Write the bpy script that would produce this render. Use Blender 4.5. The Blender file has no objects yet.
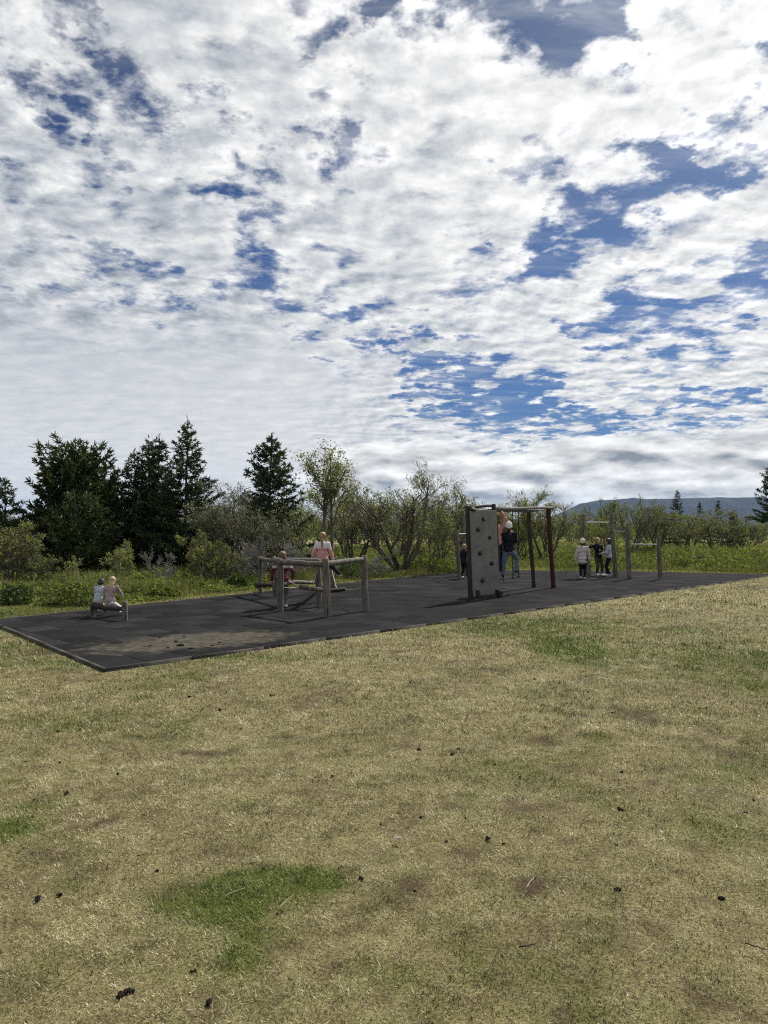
import bpy, math, random
import numpy as np
from mathutils import Vector, Matrix, Euler, Quaternion

SC = bpy.context.scene
COL = SC.collection
R = math.radians
rng = np.random.default_rng(7)
random.seed(7)

# ------------------------------------------------------------------ camera model
FPX, EYE, HOR = 740.0, 1.5, 530.0
PITCH = math.atan((HOR - 512.0) / FPX)
CP, SP = math.cos(PITCH), math.sin(PITCH)


def ray(px, py):
    u, v = (px - 384.0) / FPX, (512.0 - py) / FPX
    return np.array([u, CP - v * SP, SP + v * CP])


def at(px, py, d):
    """point seen at a place of the photo, d metres ahead of the camera"""
    r = ray(px, py)
    return np.array([0, 0, EYE]) + r * (d / r[1])


def gp(px, py, z=0.0):
    """point of the ground seen at a place of the photo"""
    r = ray(px, py)
    return np.array([0, 0, EYE]) + r * ((z - EYE) / r[2])


cam = bpy.data.cameras.new('camera')
cam.sensor_fit = 'VERTICAL'
cam.sensor_height = 24.0
cam.sensor_width = 18.0
cam.lens = FPX / 1024 * 24
cam.clip_start = 0.05
cam.clip_end = 20000
camo = bpy.data.objects.new('camera', cam)
COL.objects.link(camo)
camo.location = (0, 0, EYE)
camo.rotation_euler = (math.pi / 2 + PITCH, 0, 0)
SC.camera = camo

# ------------------------------------------------------------------ light
SUN_AZ, SUN_EL = 33.0, 46.0
sdir = Vector((math.sin(R(SUN_AZ)) * math.cos(R(SUN_EL)), math.cos(R(SUN_AZ)) * math.cos(R(SUN_EL)), math.sin(R(SUN_EL))))
sun = bpy.data.lights.new('sun', 'SUN')
sun.energy = 5.0
sun.angle = R(0.6)
sun.color = (1.0, 0.95, 0.87)
suno = bpy.data.objects.new('sun', sun)
COL.objects.link(suno)
suno.rotation_euler = sdir.to_track_quat('Z', 'Y').to_euler()
suno.location = (20, 30, 60)

SC.view_settings.view_transform = 'Standard'
SC.view_settings.look = 'None'
SC.view_settings.exposure = 0.28
SC.view_settings.gamma = 1.0
SC.render.engine = 'CYCLES'
SC.cycles.use_denoising = False
SC.cycles.max_bounces = 6
SC.cycles.transparent_max_bounces = 4
SC.cycles.volume_bounces = 0
SC.cycles.filter_width = 1.15


# ------------------------------------------------------------------ node helpers
class NT:
    def __init__(self, tree):
        self.t = tree
        self.t.nodes.clear()

    def n(self, typ, **kw):
        nd = self.t.nodes.new(typ)
        for k, v in kw.items():
            setattr(nd, k, v)
        return nd

    def put(self, sock, v):
        if isinstance(v, bpy.types.NodeSocket):
            self.t.links.new(v, sock)
        elif isinstance(v, bpy.types.Node):
            self.t.links.new(v.outputs[0], sock)
        else:
            try:
                sock.default_value = v
            except Exception:
                sock.default_value = tuple(v) + (1.0,)

    def m(self, op, a, b=0.0, c=0.0, clamp=False):
        nd = self.n('ShaderNodeMath', operation=op)
        nd.use_clamp = clamp
        self.put(nd.inputs[0], a)
        self.put(nd.inputs[1], b)
        self.put(nd.inputs[2], c)
        return nd.outputs[0]

    def v(self, op, a, b=(0, 0, 0), out=0):
        nd = self.n('ShaderNodeVectorMath', operation=op)
        self.put(nd.inputs[0], a)
        if op == 'SCALE':
            self.put(nd.inputs['Scale'], b)
        else:
            self.put(nd.inputs[1], b)
        return nd.outputs['Value'] if op in ('DOT_PRODUCT', 'LENGTH', 'DISTANCE') else nd.outputs[0]

    def noise(self, vec, scale, detail=4, rough=0.55, dist=0.0, color=False, lac=2.0):
        nd = self.n('ShaderNodeTexNoise')
        if vec is not None:
            self.put(nd.inputs['Vector'], vec)
        nd.inputs['Scale'].default_value = scale
        nd.inputs['Detail'].default_value = detail
        nd.inputs['Roughness'].default_value = rough
        nd.inputs['Lacunarity'].default_value = lac
        nd.inputs['Distortion'].default_value = dist
        return nd.outputs['Color' if color else 'Fac']

    def mr(self, v, a, b, c=0.0, d=1.0, smooth=True):
        nd = self.n('ShaderNodeMapRange')
        nd.interpolation_type = 'SMOOTHSTEP' if smooth else 'LINEAR'
        nd.clamp = True
        self.put(nd.inputs[0], v)
        for i, x in enumerate((a, b, c, d)):
            self.put(nd.inputs[1 + i], x)
        return nd.outputs[0]

    def mix(self, f, a, b, mode='MIX'):
        nd = self.n('ShaderNodeMix', data_type='RGBA', blend_type=mode)
        self.put(nd.inputs[0], f)
        self.put(nd.inputs[6], a)
        self.put(nd.inputs[7], b)
        return nd.outputs[2]

    def ramp(self, f, stops):
        nd = self.n('ShaderNodeValToRGB')
        el = nd.color_ramp.elements
        while len(el) < len(stops):
            el.new(0.5)
        for e, (p, c) in zip(el, stops):
            e.position = p
            e.color = tuple(c) + (1.0,)
        self.put(nd.inputs[0], f)
        return nd.outputs[0]

    def comb(self, x, y, z=0.0):
        nd = self.n('ShaderNodeCombineXYZ')
        for i, q in enumerate((x, y, z)):
            self.put(nd.inputs[i], q)
        return nd.outputs[0]

    def sep(self, v):
        nd = self.n('ShaderNodeSeparateXYZ')
        self.put(nd.inputs[0], v)
        return nd.outputs

    def attr(self, name):
        return self.n('ShaderNodeAttribute', attribute_name=name).outputs['Fac']


def material(name):
    m = bpy.data.materials.new(name)
    m.use_nodes = True
    return m, NT(m.node_tree)


def principled(nt, color, rough=0.8, spec=0.3, bump=None, bdist=0.01, bstr=0.5, metal=0.0):
    p = nt.n('ShaderNodeBsdfPrincipled')
    nt.put(p.inputs['Base Color'], color)
    nt.put(p.inputs['Roughness'], rough)
    nt.put(p.inputs['Specular IOR Level'], spec)
    nt.put(p.inputs['Metallic'], metal)
    if bump is not None:
        b = nt.n('ShaderNodeBump')
        b.inputs['Strength'].default_value = bstr
        b.inputs['Distance'].default_value = bdist
        nt.put(b.inputs['Height'], bump)
        nt.t.links.new(b.outputs[0], p.inputs['Normal'])
    o = nt.n('ShaderNodeOutputMaterial')
    nt.t.links.new(p.outputs[0], o.inputs[0])
    return p


# ------------------------------------------------------------------ sky
def build_world():
    w = bpy.data.worlds.new('World')
    SC.world = w
    w.use_nodes = True
    nt = NT(w.node_tree)
    sky = nt.n('ShaderNodeTexSky', sky_type='NISHITA')
    sky.sun_disc = False
    sky.sun_elevation = R(SUN_EL)
    sky.sun_rotation = R(SUN_AZ)
    sky.altitude = 100
    sky.air_density = 1.0
    sky.dust_density = 0.6
    sky.ozone_density = 2.0
    d = nt.n('ShaderNodeTexCoord').outputs['Generated']
    d = nt.v('NORMALIZE', d)
    x, y, z = nt.sep(d)
    zc = nt.m('MAXIMUM', z, 0.0)
    den = nt.m('ADD', zc, 0.14)
    p = nt.comb(nt.m('DIVIDE', x, den), nt.m('DIVIDE', y, den), 0.0)      # the cloud sheet overhead
    az = nt.m('ARCTAN2', x, y)
    el = nt.m('ARCSINE', z)
    # ragged edges: the sky coordinates are warped before the gaps are measured
    wr = nt.noise(p, 5.5, 5, 0.62, color=True)
    wr = nt.v('SUBTRACT', wr, (0.5, 0.5, 0.5))
    damp = nt.mr(el, 0.0, 0.45, 0.17, 0.46, smooth=False)
    wr = nt.v('MULTIPLY', nt.v('SCALE', wr, damp), (1.0, 0.62, 0.0))
    q = nt.v('ADD', nt.comb(az, el, 0.0), wr)

    def ae(px, py):
        r = ray(px, py)
        r = r / np.linalg.norm(r)
        return math.atan2(r[0], r[1]), math.asin(r[2])
    gaps = [
        ((425, 8), (600, 14), 26, .62), ((500, 35), (540, 40), 14, .3),
        ((585, 222), (690, 168), 17, .42), ((670, 150), (768, 100), 15, .44), ((535, 255), (620, 200), 22, .44), ((505, 148), (560, 150), 15, .30),
        ((590, 330), (690, 300), 14, .36), ((680, 305), (790, 262), 15, .36), ((420, 360), (545, 402), 15, .52), ((388, 352), (440, 372), 12, .44), ((420, 400), (520, 412), 12, .42),
        ((545, 425), (768, 398), 8, .40), ((660, 345), (780, 325), 10, .34), ((600, 380), (700, 365), 9, .24), ((470, 300), (520, 285), 10, .24),
        ((255, 190), (268, 255), 26, .46), ((318, 150), (360, 128), 20, .44), ((296, 0), (342, 38), 20, .50), ((240, 120), (262, 126), 12, .34),
        ((-5, 60), (14, 70), 18, .44), ((10, 148), (42, 148), 15, .36), ((80, 158), (118, 168), 12, .34), ((118, 108), (168, 116), 11, .34), ((72, 42), (98, 48), 14, .34),
        ((0, 255), (100, 270), 11, .34), ((90, 270), (178, 290), 9, .32), ((75, 312), (165, 322), 10, .34), ((265, 285), (384, 322), 12, .38), ((305, 343), (420, 354), 8, .40),
        ((0, 300), (20, 292), 9, .3), ((196, 178), (250, 180), 9, .30), ((10, 85), (60, 92), 10, .24),
        ((360, 470), (470, 457), 10, .48), ((430, 468), (520, 452), 8, .34), ((560, 232), (640, 240), 8, .2), ((620, 440), (700, 432), 5, .25),
    ]
    g = None
    for a, b, wd, st in gaps:
        st *= (1.14 if a[1] > 200 else .92) if a[0] > 385 else .76
        wd *= 1.15
        A, B = ae(*a), ae(*b)
        bx, by = B[0] - A[0], B[1] - A[1]
        L2 = bx * bx + by * by
        pa = nt.v('SUBTRACT', q, (A[0], A[1], 0))
        t = nt.m('MULTIPLY', nt.v('DOT_PRODUCT', pa, (bx, by, 0)), 1.0 / L2, clamp=True)
        dist = nt.v('DISTANCE', pa, nt.v('SCALE', (bx, by, 0), t))
        f = nt.mr(dist, 0.0, wd / FPX * 2.0, st, 0.0)
        g = f if g is None else nt.m('MAXIMUM', g, f)
    # the sheet itself: puffs at two scales, stretched streaks to the right
    sun2 = (sdir.x, sdir.y)
    k = math.hypot(*sun2)
    off = (sun2[0] / k * .035, sun2[1] / k * .035, 0)
    pw = nt.v('ADD', p, nt.v('SCALE', nt.v('SUBTRACT', nt.noise(p, 2.2, 2, 0.5, color=True), (.5, .5, .5)), 0.13))
    n1 = nt.noise(pw, 7.6, 10, 0.63)
    n1b = nt.noise(nt.v('ADD', pw, off), 7.6, 6, 0.58)
    n0 = nt.noise(p, 1.15, 3, 0.5)
    vo = nt.n('ShaderNodeTexVoronoi', feature='SMOOTH_F1', voronoi_dimensions='2D')
    vo.inputs['Scale'].default_value = 8.5
    vo.inputs['Smoothness'].default_value = 0.55
    vwarp = nt.v('SCALE', nt.v('SUBTRACT', nt.noise(p, 9.0, 4, 0.6, color=True), (.5, .5, .5)), 0.16)
    nt.put(vo.inputs['Vector'], nt.v('ADD', p, vwarp))
    puff = nt.m('SUBTRACT', 0.42, vo.outputs['Distance'])
    mp = nt.n('ShaderNodeMapping')
    mp.inputs['Rotation'].default_value = (0, 0, R(-22))
    mp.inputs['Scale'].default_value = (2.6, 10.5, 1)
    nt.put(mp.inputs[0], pw)
    n2 = nt.noise(mp.outputs[0], 1.0, 7, 0.58)
    mp2 = nt.n('ShaderNodeMapping')
    mp2.inputs['Rotation'].default_value = (0, 0, R(-20))
    mp2.inputs['Scale'].default_value = (6.0, 15.0, 1)
    nt.put(mp2.inputs[0], pw)
    n3 = nt.noise(mp2.outputs[0], 1.0, 4, 0.5)
    rs = nt.m('MULTIPLY', nt.mr(az, -0.05, 0.35), nt.mr(el, 0.55, 0.30))
    veil = nt.m('MULTIPLY', nt.mr(el, 0.30, 0.20), nt.mr(az, 0.06, -0.16))       # smooth veil low on the left
    nn = nt.m('ADD', nt.m('MULTIPLY', n1, nt.m('SUBTRACT', 1.0, nt.m('MULTIPLY', rs, 0.68))), nt.m('MULTIPLY', n2, nt.m('MULTIPLY', rs, 0.68)))
    dens = nt.m('ADD', nt.m('MULTIPLY', nt.m('SUBTRACT', nn, 0.5), 1.25), 0.37)
    dens = nt.m('ADD', dens, nt.m('MULTIPLY', nt.m('SUBTRACT', n0, 0.5), 0.32))
    dens = nt.m('ADD', dens, nt.m('MULTIPLY', puff, 0.42))
    dens = nt.m('SUBTRACT', dens, nt.m('MULTIPLY', rs, 0.05))
    dens = nt.m('SUBTRACT', dens, g)
    dens = nt.m('ADD', dens, nt.m('MULTIPLY', veil, 0.22))
    cov = nt.mr(dens, -0.17, 0.30)
    wisp = nt.m('MULTIPLY', nt.mr(n2, 0.42, 0.72), nt.mr(n0, 0.35, 0.65, 0.08, 0.5))
    cov = nt.m('MAXIMUM', cov, wisp)
    # light and dark within the clouds
    relief = nt.m('MULTIPLY', nt.m('SUBTRACT', n1, n1b), nt.m('SUBTRACT', 1.55, nt.m('MULTIPLY', veil, 1.30)))
    thick = nt.mr(dens, 0.12, 0.62)
    rip = nt.m('MULTIPLY', nt.m('SUBTRACT', n3, 0.5), nt.m('MULTIPLY', veil, 0.20))
    glow = nt.m('POWER', nt.m('MAXIMUM', nt.v('DOT_PRODUCT', d, tuple(sdir)), 0.0), 4.0)
    g12 = nt.m('POWER', nt.m('MAXIMUM', nt.v('DOT_PRODUCT', d, tuple(sdir)), 0.0), 14.0)
    b = nt.m('ADD', 0.66, relief)
    b = nt.m('SUBTRACT', b, nt.m('MULTIPLY', thick, nt.mr(el, 0.05, 0.32, 0.06, 0.24)))
    b = nt.m('ADD', b, rip)
    b = nt.m('ADD', b, nt.m('MULTIPLY', nt.m('MULTIPLY', puff, nt.m('SUBTRACT', 1.0, veil)), 0.34))
    b = nt.m('ADD', b, nt.m('ADD', nt.m('MULTIPLY', glow, 0.44), nt.m('MULTIPLY', g12, 0.14)))
    b = nt.m('SUBTRACT', b, nt.m('MULTIPLY', veil, -0.12))
    b = nt.m('MAXIMUM', b, 0.27)
    ccol = nt.mix(nt.mr(b, 0.30, 0.95), (0.86, 0.95, 1.06, 1), (1.0, 1.0, 0.99, 1))
    ccol = nt.v('SCALE', ccol, nt.m('MULTIPLY', b, 10.0))
    blue = nt.mix(1.0, sky.outputs[0], (0.185, 0.305, 0.50, 1), 'MULTIPLY')
    blue = nt.mix(nt.m('MULTIPLY', g12, 0.38), blue, (7.6, 8.6, 9.6, 1))
    blue = nt.v('SCALE', blue, nt.mr(el, .25, .65, 1.0, .70))
    base = nt.mix(cov, blue, ccol)
    # bank of cumulus low over the horizon on the right
    lc = nt.comb(nt.m('MULTIPLY', az, 11.0), nt.m('MULTIPLY', el, 34.0), 3.0)
    l1 = nt.noise(lc, 1.25, 8, 0.56, 0.25)
    l1b = nt.noise(nt.v('ADD', lc, (0.12, 0.42, 0)), 1.25, 3, 0.5)
    band = nt.m('MULTIPLY', nt.mr(el, 0.15, 0.085), nt.mr(az, -0.22, 0.05))
    ld = nt.m('ADD', nt.m('SUBTRACT', l1, 0.60), nt.m('MULTIPLY', band, 0.38))
    lcov = nt.m('MULTIPLY', nt.mr(ld, 0.0, 0.12), nt.mr(band, 0.05, 0.8))
    lb = nt.m('ADD', 0.86, nt.m('MULTIPLY', nt.m('SUBTRACT', l1, l1b), 2.0))
    lb = nt.m('MAXIMUM', nt.m('SUBTRACT', lb, nt.m('MULTIPLY', nt.mr(ld, 0.08, 0.30), 0.12)), 0.30)
    lcol = nt.mix(nt.mr(lb, 0.25, 0.7), (0.86, 0.94, 1.05, 1), (1, 1, 0.98, 1))
    lcol = nt.v('SCALE', lcol, nt.m('MULTIPLY', lb, 10.0))
    base = nt.mix(lcov, base, lcol)
    # horizon whitening
    hz = nt.mr(el, 0.07, 0.0, 0.0, 0.75)
    base = nt.mix(hz, base, (6.3, 6.6, 6.8, 1))
    bg = nt.n('ShaderNodeBackground')
    nt.put(bg.inputs[0], base)
    bg.inputs[1].default_value = 0.083
    o = nt.n('ShaderNodeOutputWorld')
    nt.t.links.new(bg.outputs[0], o.inputs[0])


build_world()


# ------------------------------------------------------------------ mesh helpers
def np_mesh(name, V, F, attrs=None, smooth=False):
    V = np.asarray(V, dtype=np.float32).reshape(-1, 3)
    F = np.asarray(F, dtype=np.int32)
    k = F.shape[1]
    me = bpy.data.meshes.new(name)
    me.vertices.add(len(V))
    me.vertices.foreach_set('co', V.ravel())
    me.loops.add(F.size)
    me.loops.foreach_set('vertex_index', F.ravel())
    me.polygons.add(len(F))
    me.polygons.foreach_set('loop_start', np.arange(len(F), dtype=np.int32) * k)
    me.polygons.foreach_set('loop_total', np.full(len(F), k, dtype=np.int32))
    if smooth:
        me.polygons.foreach_set('use_smooth', np.ones(len(F), dtype=bool))
    me.update(calc_edges=True)
    for an, av in (attrs or {}).items():
        a = me.attributes.new(an, 'FLOAT', 'POINT')
        a.data.foreach_set('value', np.asarray(av, dtype=np.float32))
    return me


def link(name, me, mat=None, parent=None, **props):
    o = bpy.data.objects.new(name, me)
    COL.objects.link(o)
    if mat is not None and me is not None and len(me.materials) == 0:
        me.materials.append(mat)
    if parent is not None:
        o.parent = parent
    for k, v in props.items():
        o[k] = v
    return o


def thing(name, label, cat, loc=(0, 0, 0), rotz=0.0, group=None):
    o = bpy.data.objects.new(name, None)
    COL.objects.link(o)
    o.empty_display_size = 0.2
    o.location = tuple(float(c) for c in loc)
    o.rotation_euler = (0, 0, rotz)
    o['label'] = label
    o['category'] = cat
    o['kind'] = 'thing'
    if group:
        o['group'] = group
    return o


class Buf:
    """collects quads and builds one mesh"""

    def __init__(self):
        self.V, self.F, self.A, self.n = [], [], [], 0

    def add(self, V, F, a=0.5):
        V = np.asarray(V, float).reshape(-1, 3)
        self.V.append(V)
        self.F.append(np.asarray(F, int) + self.n)
        self.A.append(np.full(len(V), a) if np.isscalar(a) else np.asarray(a))
        self.n += len(V)

    def tube(self, pts, rad, sides=6, cap=True, a=0.5):
        pts = np.asarray(pts, float)
        rad = np.asarray(rad, float)
        if rad.ndim == 0:
            rad = np.full(len(pts), float(rad))
        tg = np.gradient(pts, axis=0)
        tg /= np.linalg.norm(tg, axis=1)[:, None] + 1e-12
        m = np.abs(tg.mean(0))
        ref = np.zeros(3)
        ref[int(np.argmin(m))] = 1.0
        u = np.cross(tg, ref)
        u /= np.linalg.norm(u, axis=1)[:, None] + 1e-12
        w = np.cross(tg, u)
        th = np.arange(sides) / sides * 2 * math.pi
        ring = (u[:, None, :] * np.cos(th)[None, :, None] + w[:, None, :] * np.sin(th)[None, :, None]) * rad[:, None, None] + pts[:, None, :]
        V = ring.reshape(-1, 3)
        n = len(pts)
        i = np.arange(n - 1)[:, None] * sides
        j = np.arange(sides)[None, :]
        jn = (j + 1) % sides
        F = np.stack([i + j, i + jn, i + sides + jn, i + sides + j], -1).reshape(-1, 4)
        if cap:
            V = np.vstack([V, pts[0], pts[-1]])
            c0, c1 = n * sides, n * sides + 1
            e = []
            for q in range(0, sides, 2):
                a0, a1, a2 = q, (q + 1) % sides, (q + 2) % sides
                e.append([c0, a2, a1, a0])
                b = (n - 1) * sides
                e.append([c1, b + a0, b + a1, b + a2])
            F = np.vstack([F, e])
        self.add(V, F, a)

    def capsule(self, p0, p1, r0, r1, sides=10):
        p0, p1 = np.asarray(p0, float), np.asarray(p1, float)
        d = p1 - p0
        L = np.linalg.norm(d)
        d = d / L if L > 1e-9 else np.array([0, 0, 1.0])
        pts, rad = [], []
        for s in (-90, -65, -40, -15):
            pts.append(p0 + d * r0 * math.sin(R(s)))
            rad.append(max(r0 * math.cos(R(s)), 1e-4))
        for s in (15, 40, 65, 90):
            pts.append(p1 + d * r1 * math.sin(R(s)))
            rad.append(max(r1 * math.cos(R(s)), 1e-4))
        self.tube(pts, rad, sides)

    def ellipsoid(self, c, r, M=None, n=10, m=14):
        th = np.linspace(0, math.pi, n)[:, None]
        ph = (np.arange(m) / m * 2 * math.pi)[None, :]
        st = np.maximum(np.sin(th), 1e-3)
        P = np.stack([st * np.cos(ph) * r[0], st * np.sin(ph) * r[1], np.cos(th) * r[2] + 0 * ph], -1).reshape(-1, 3)
        if M is not None:
            P = P @ np.asarray(M).T
        P = P + np.asarray(c, float)
        i = np.arange(n - 1)[:, None] * m
        j = np.arange(m)[None, :]
        jn = (j + 1) % m
        F = np.stack([i + j, i + m + j, i + m + jn, i + jn], -1).reshape(-1, 4)
        self.add(P, F)

    def box(self, c, s, M=None):
        c = np.asarray(c, float)
        P = np.array([[x, y, z] for x in (-.5, .5) for y in (-.5, .5) for z in (-.5, .5)]) * np.asarray(s, float)
        if M is not None:
            P = P @ np.asarray(M).T
        F = [[0, 1, 3, 2], [4, 6, 7, 5], [0, 4, 5, 1], [2, 3, 7, 6], [0, 2, 6, 4], [1, 5, 7, 3]]
        self.add(P + c, F)

    def mesh(self, name, smooth=True):
        return np_mesh(name, np.vstack(self.V), np.vstack(self.F), {'rnd': np.concatenate(self.A)}, smooth)


def fbm(x, y, seed=0, octaves=4, gain=0.5):
    x = np.asarray(x, float)
    y = np.asarray(y, float)
    out = np.zeros_like(x)
    amp, tot = 1.0, 0.0
    for o in range(octaves):
        xi, yi = np.floor(x).astype(np.int64), np.floor(y).astype(np.int64)
        fx, fy = x - xi, y - yi
        fx, fy = fx * fx * (3 - 2 * fx), fy * fy * (3 - 2 * fy)

        def h(i, j):
            v = (i * 374761393 + j * 668265263 + (seed + o * 17) * 974711) & 0xffffffff
            v = ((v ^ (v >> 13)) * 1274126177) & 0xffffffff
            v = ((v ^ (v >> 16)) * 2246822519) & 0xffffffff
            return (v & 0xffff) / 65535.0
        v = (h(xi, yi) * (1 - fx) + h(xi + 1, yi) * fx) * (1 - fy) + (h(xi, yi + 1) * (1 - fx) + h(xi + 1, yi + 1) * fx) * fy
        out += v * amp
        tot += amp
        amp *= gain
        x, y = x * 2.03 + 11.3, y * 2.03 + 5.7
    return out / tot


def sstep(a, b, v):
    t = np.clip((v - a) / (b - a), 0, 1)
    return t * t * (3 - 2 * t)


# ------------------------------------------------------------------ layout of the ground
MAT = np.array([gp(-10, 622)[:2], gp(107, 671)[:2], gp(240, 651)[:2] * 0 + [12.9, 24.4], [9.0, 26.3], [5.2, 27.0], [2.6, 26.2]])
MAT_Z = 0.03


def inside(poly, x, y):
    c = np.zeros(np.shape(x), bool)
    n = len(poly)
    for i in range(n):
        x0, y0 = poly[i]
        x1, y1 = poly[(i + 1) % n]
        hit = ((y0 > y) != (y1 > y)) & (x < (x1 - x0) * (y - y0) / (y1 - y0 + 1e-12) + x0)
        c ^= hit
    return c


def grow(poly, m):
    c = poly.mean(0)
    out = []
    n = len(poly)
    for i in range(n):
        a, b, d = poly[i - 1], poly[i], poly[(i + 1) % n]

        def nor(p, q):
            e = q - p
            v = np.array([e[1], -e[0]]) / np.linalg.norm(e)
            return v if np.dot(v, (p + q) / 2 - c) > 0 else -v
        n1, n2 = nor(a, b), nor(b, d)
        k = (n1 + n2) / (1 + np.dot(n1, n2))
        out.append(b + k * m)
    return np.array(out)


MAT_OUT = grow(MAT, 0.11)
EDGE_X = [-60, -9, MAT[0][0], -3.74, 2.43, 2.6, 5.2, 9.0, 12.9, 20, 60]
EDGE_Y = [14, 12.2, MAT[0][1], 16.9, 25.3, 26.2, 27.0, 26.3, 24.6, 25.5, 30]


def edge(x):
    return np.interp(x, EDGE_X, EDGE_Y)


PATCH = []   # lusher patches of the lawn: centre, radii, turn, strength
for (px, py, rx, ry, s) in [(255, 893, 78, 24, 1.05), (225, 915, 48, 20, .8), (300, 880, 48, 12, .85), (245, 945, 26, 38, .72), (215, 905, 50, 22, .8), (5, 835, 30, 16, 1.0), (40, 806, 26, 7, .6),
                        (565, 648, 34, 10, 1.05), (520, 632, 120, 8, .5), (740, 655, 90, 16, .30), (760, 690, 50, 16, .38), (690, 632, 60, 6, .38),
                        (735, 830, 60, 34, .28), (60, 720, 80, 12, .35), (520, 965, 60, 22, .42), (405, 975, 50, 14, .35), (110, 665, 120, 6, .45), (250, 657, 130, 4, .5),
                        (690, 780, 20, 6, .5), (595, 738, 16, 5, .5), (65, 885, 22, 10, .5), (380, 700, 60, 7, .22), (130, 640, 60, 30, .0), (480, 620, 150, 6, .5), (20, 650, 60, 14, .4)]:
    c = gp(px, py)
    PATCH.append((c[0], c[1], rx / FPX * c[1] * 1.02, ry / FPX * c[1] ** 2 / EYE, s))
DIRT = []
for (px, py, rx, ry, s) in [(565, 713, 16, 4, 1.2), (640, 716, 26, 10, .6), (548, 742, 30, 5, .6), (470, 797, 14, 5, .7), (488, 670, 24, 4, .7), (460, 810, 18, 6, .5), (30, 655, 36, 10, .7), (45, 650, 50, 3, .6),
                        (60, 672, 40, 3, .5), (338, 800, 22, 9, .45), (550, 815, 40, 14, .4), (700, 850, 36, 8, .5), (545, 885, 40, 14, .45), (520, 885, 20, 16, .4), (5, 800, 12, 12, .7), (45, 862, 26, 8, .5),
                        (300, 700, 20, 6, .5), (310, 705, 18, 5, .45), (245, 770, 22, 6, .45), (710, 1000, 40, 20, .5), (150, 960, 30, 10, .4), (330, 690, 18, 6, .5), (540, 960, 60, 20, .35), (400, 690, 30, 5, .3), (480, 715, 20, 4, .4), (285, 738, 18, 5, .45), (740, 935, 40, 16, .35),
                        (450, 620, 40, 4, .6), (700, 590, 30, 3, .5), (760, 587, 20, 3, .5), (590, 601, 20, 2, .4)]:
    c = gp(px, py)
    DIRT.append((c[0], c[1], rx / FPX * c[1], ry / FPX * c[1] ** 2 / EYE, s))


def fields(x, y):
    """greenness and bareness of the lawn at a place"""
    x = np.asarray(x, float)
    y = np.asarray(y, float)
    wx = (fbm(x * 2.2, y * 2.2, 3) - .5) * .55
    wy = (fbm(x * 2.2, y * 2.2, 9) - .5) * .55
    big = fbm(x * .35 + 4, y * .35, 21, 3)
    mid = fbm(x * 1.3, y * 1.3, 33, 4, .6)
    g = sstep(.46, .70, big * .45 + mid * .55) * .50
    fine = fbm(x * 5, y * 5, 51, 3, .6)
    g = g + (fine - .5) * .85
    lush = 0
    for (cx, cy, rx, ry, s) in PATCH:
        q = np.sqrt(((x + wx * min(1, rx) - cx) / rx) ** 2 + ((y + wy * min(1, ry * .9) - cy) / ry) ** 2)
        e = sstep(1.45, .25, q + (fine - .5) * 1.0)
        g = g + s * 1.1 * e
        lush = np.maximum(lush, e * min(1, s))
    dd = sstep(.53, .74, fbm(x * 2.6 + 30, y * 2.6, 71, 5, .7)) * .55
    dd = dd + sstep(.60, .78, fbm(x * 7 + 3, y * 7, 73, 3, .6)) * .55
    g = g + sstep(.55, .72, fbm(x * 3.6 + 9, y * 3.6, 75, 4, .65)) * .30
    for (cx, cy, rx, ry, s) in DIRT:
        q = np.sqrt(((x + wx * .5 - cx) / rx) ** 2 + ((y + wy * .5 - cy) / ry) ** 2)
        dd = dd + s * sstep(1.2, .2, q) * (.35 + 1.6 * np.clip(fine - .1, 0, 1))
    dd = dd * (1 - .85 * lush)
    wild = sstep(0.0, .9, y - edge(x) + (mid - .5) * 1.5)
    g = np.clip(g * (1 - wild) + wild * (.35 + 1.0 * fbm(x * .9, y * .9, 90, 4, .6) - .8 * sstep(48, 66, y) * sstep(120, 95, y)), 0, 1)
    return g, np.clip(dd, 0, 1) * (1 - wild * .6), wild


def height(x, y):
    far = np.clip(1 - (np.hypot(x, y) - 60) / 60, 0, 1)
    h = (fbm(x * .8, y * .8, 5, 4) - .5) * .05 + (fbm(x * 4, y * 4, 6, 3) - .5) * .022
    g = grow(MAT, .6)
    dm = np.ones_like(h)
    ins = inside(g, x, y)
    dm[ins] = 0.15
    back = np.clip((y - edge(x) - .5) / 6, 0, 1)
    h = h + back * (fbm(x * .35, y * .35, 8, 3) - .35) * .35
    hole = 0
    for (cx, cy, rx, ry, s) in DIRT[:3]:
        hole = hole + .05 * s * np.exp(-(((x - cx) / rx) ** 2 + ((y - cy) / ry) ** 2))
    return (h * dm - hole) * far


# ------------------------------------------------------------------ materials
def lawn_colour(nt, green, dirt, rnd):
    straw = nt.ramp(rnd, [(0.0, (.075, .062, .025)), (.33, (.225, .196, .090)), (.66, (.410, .368, .198)), (1.0, (.70, .65, .44))])
    grn = nt.ramp(rnd, [(0.0, (.034, .048, .007)), (.5, (.112, .140, .021)), (1.0, (.27, .285, .085))])
    c = nt.mix(nt.m('MULTIPLY', green, 1.0, clamp=True), straw, grn)
    drt = nt.ramp(rnd, [(0.0, (.032, .023, .012)), (.5, (.118, .088, .050)), (1.0, (.30, .24, .145))])
    return nt.mix(dirt, c, drt)


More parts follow.
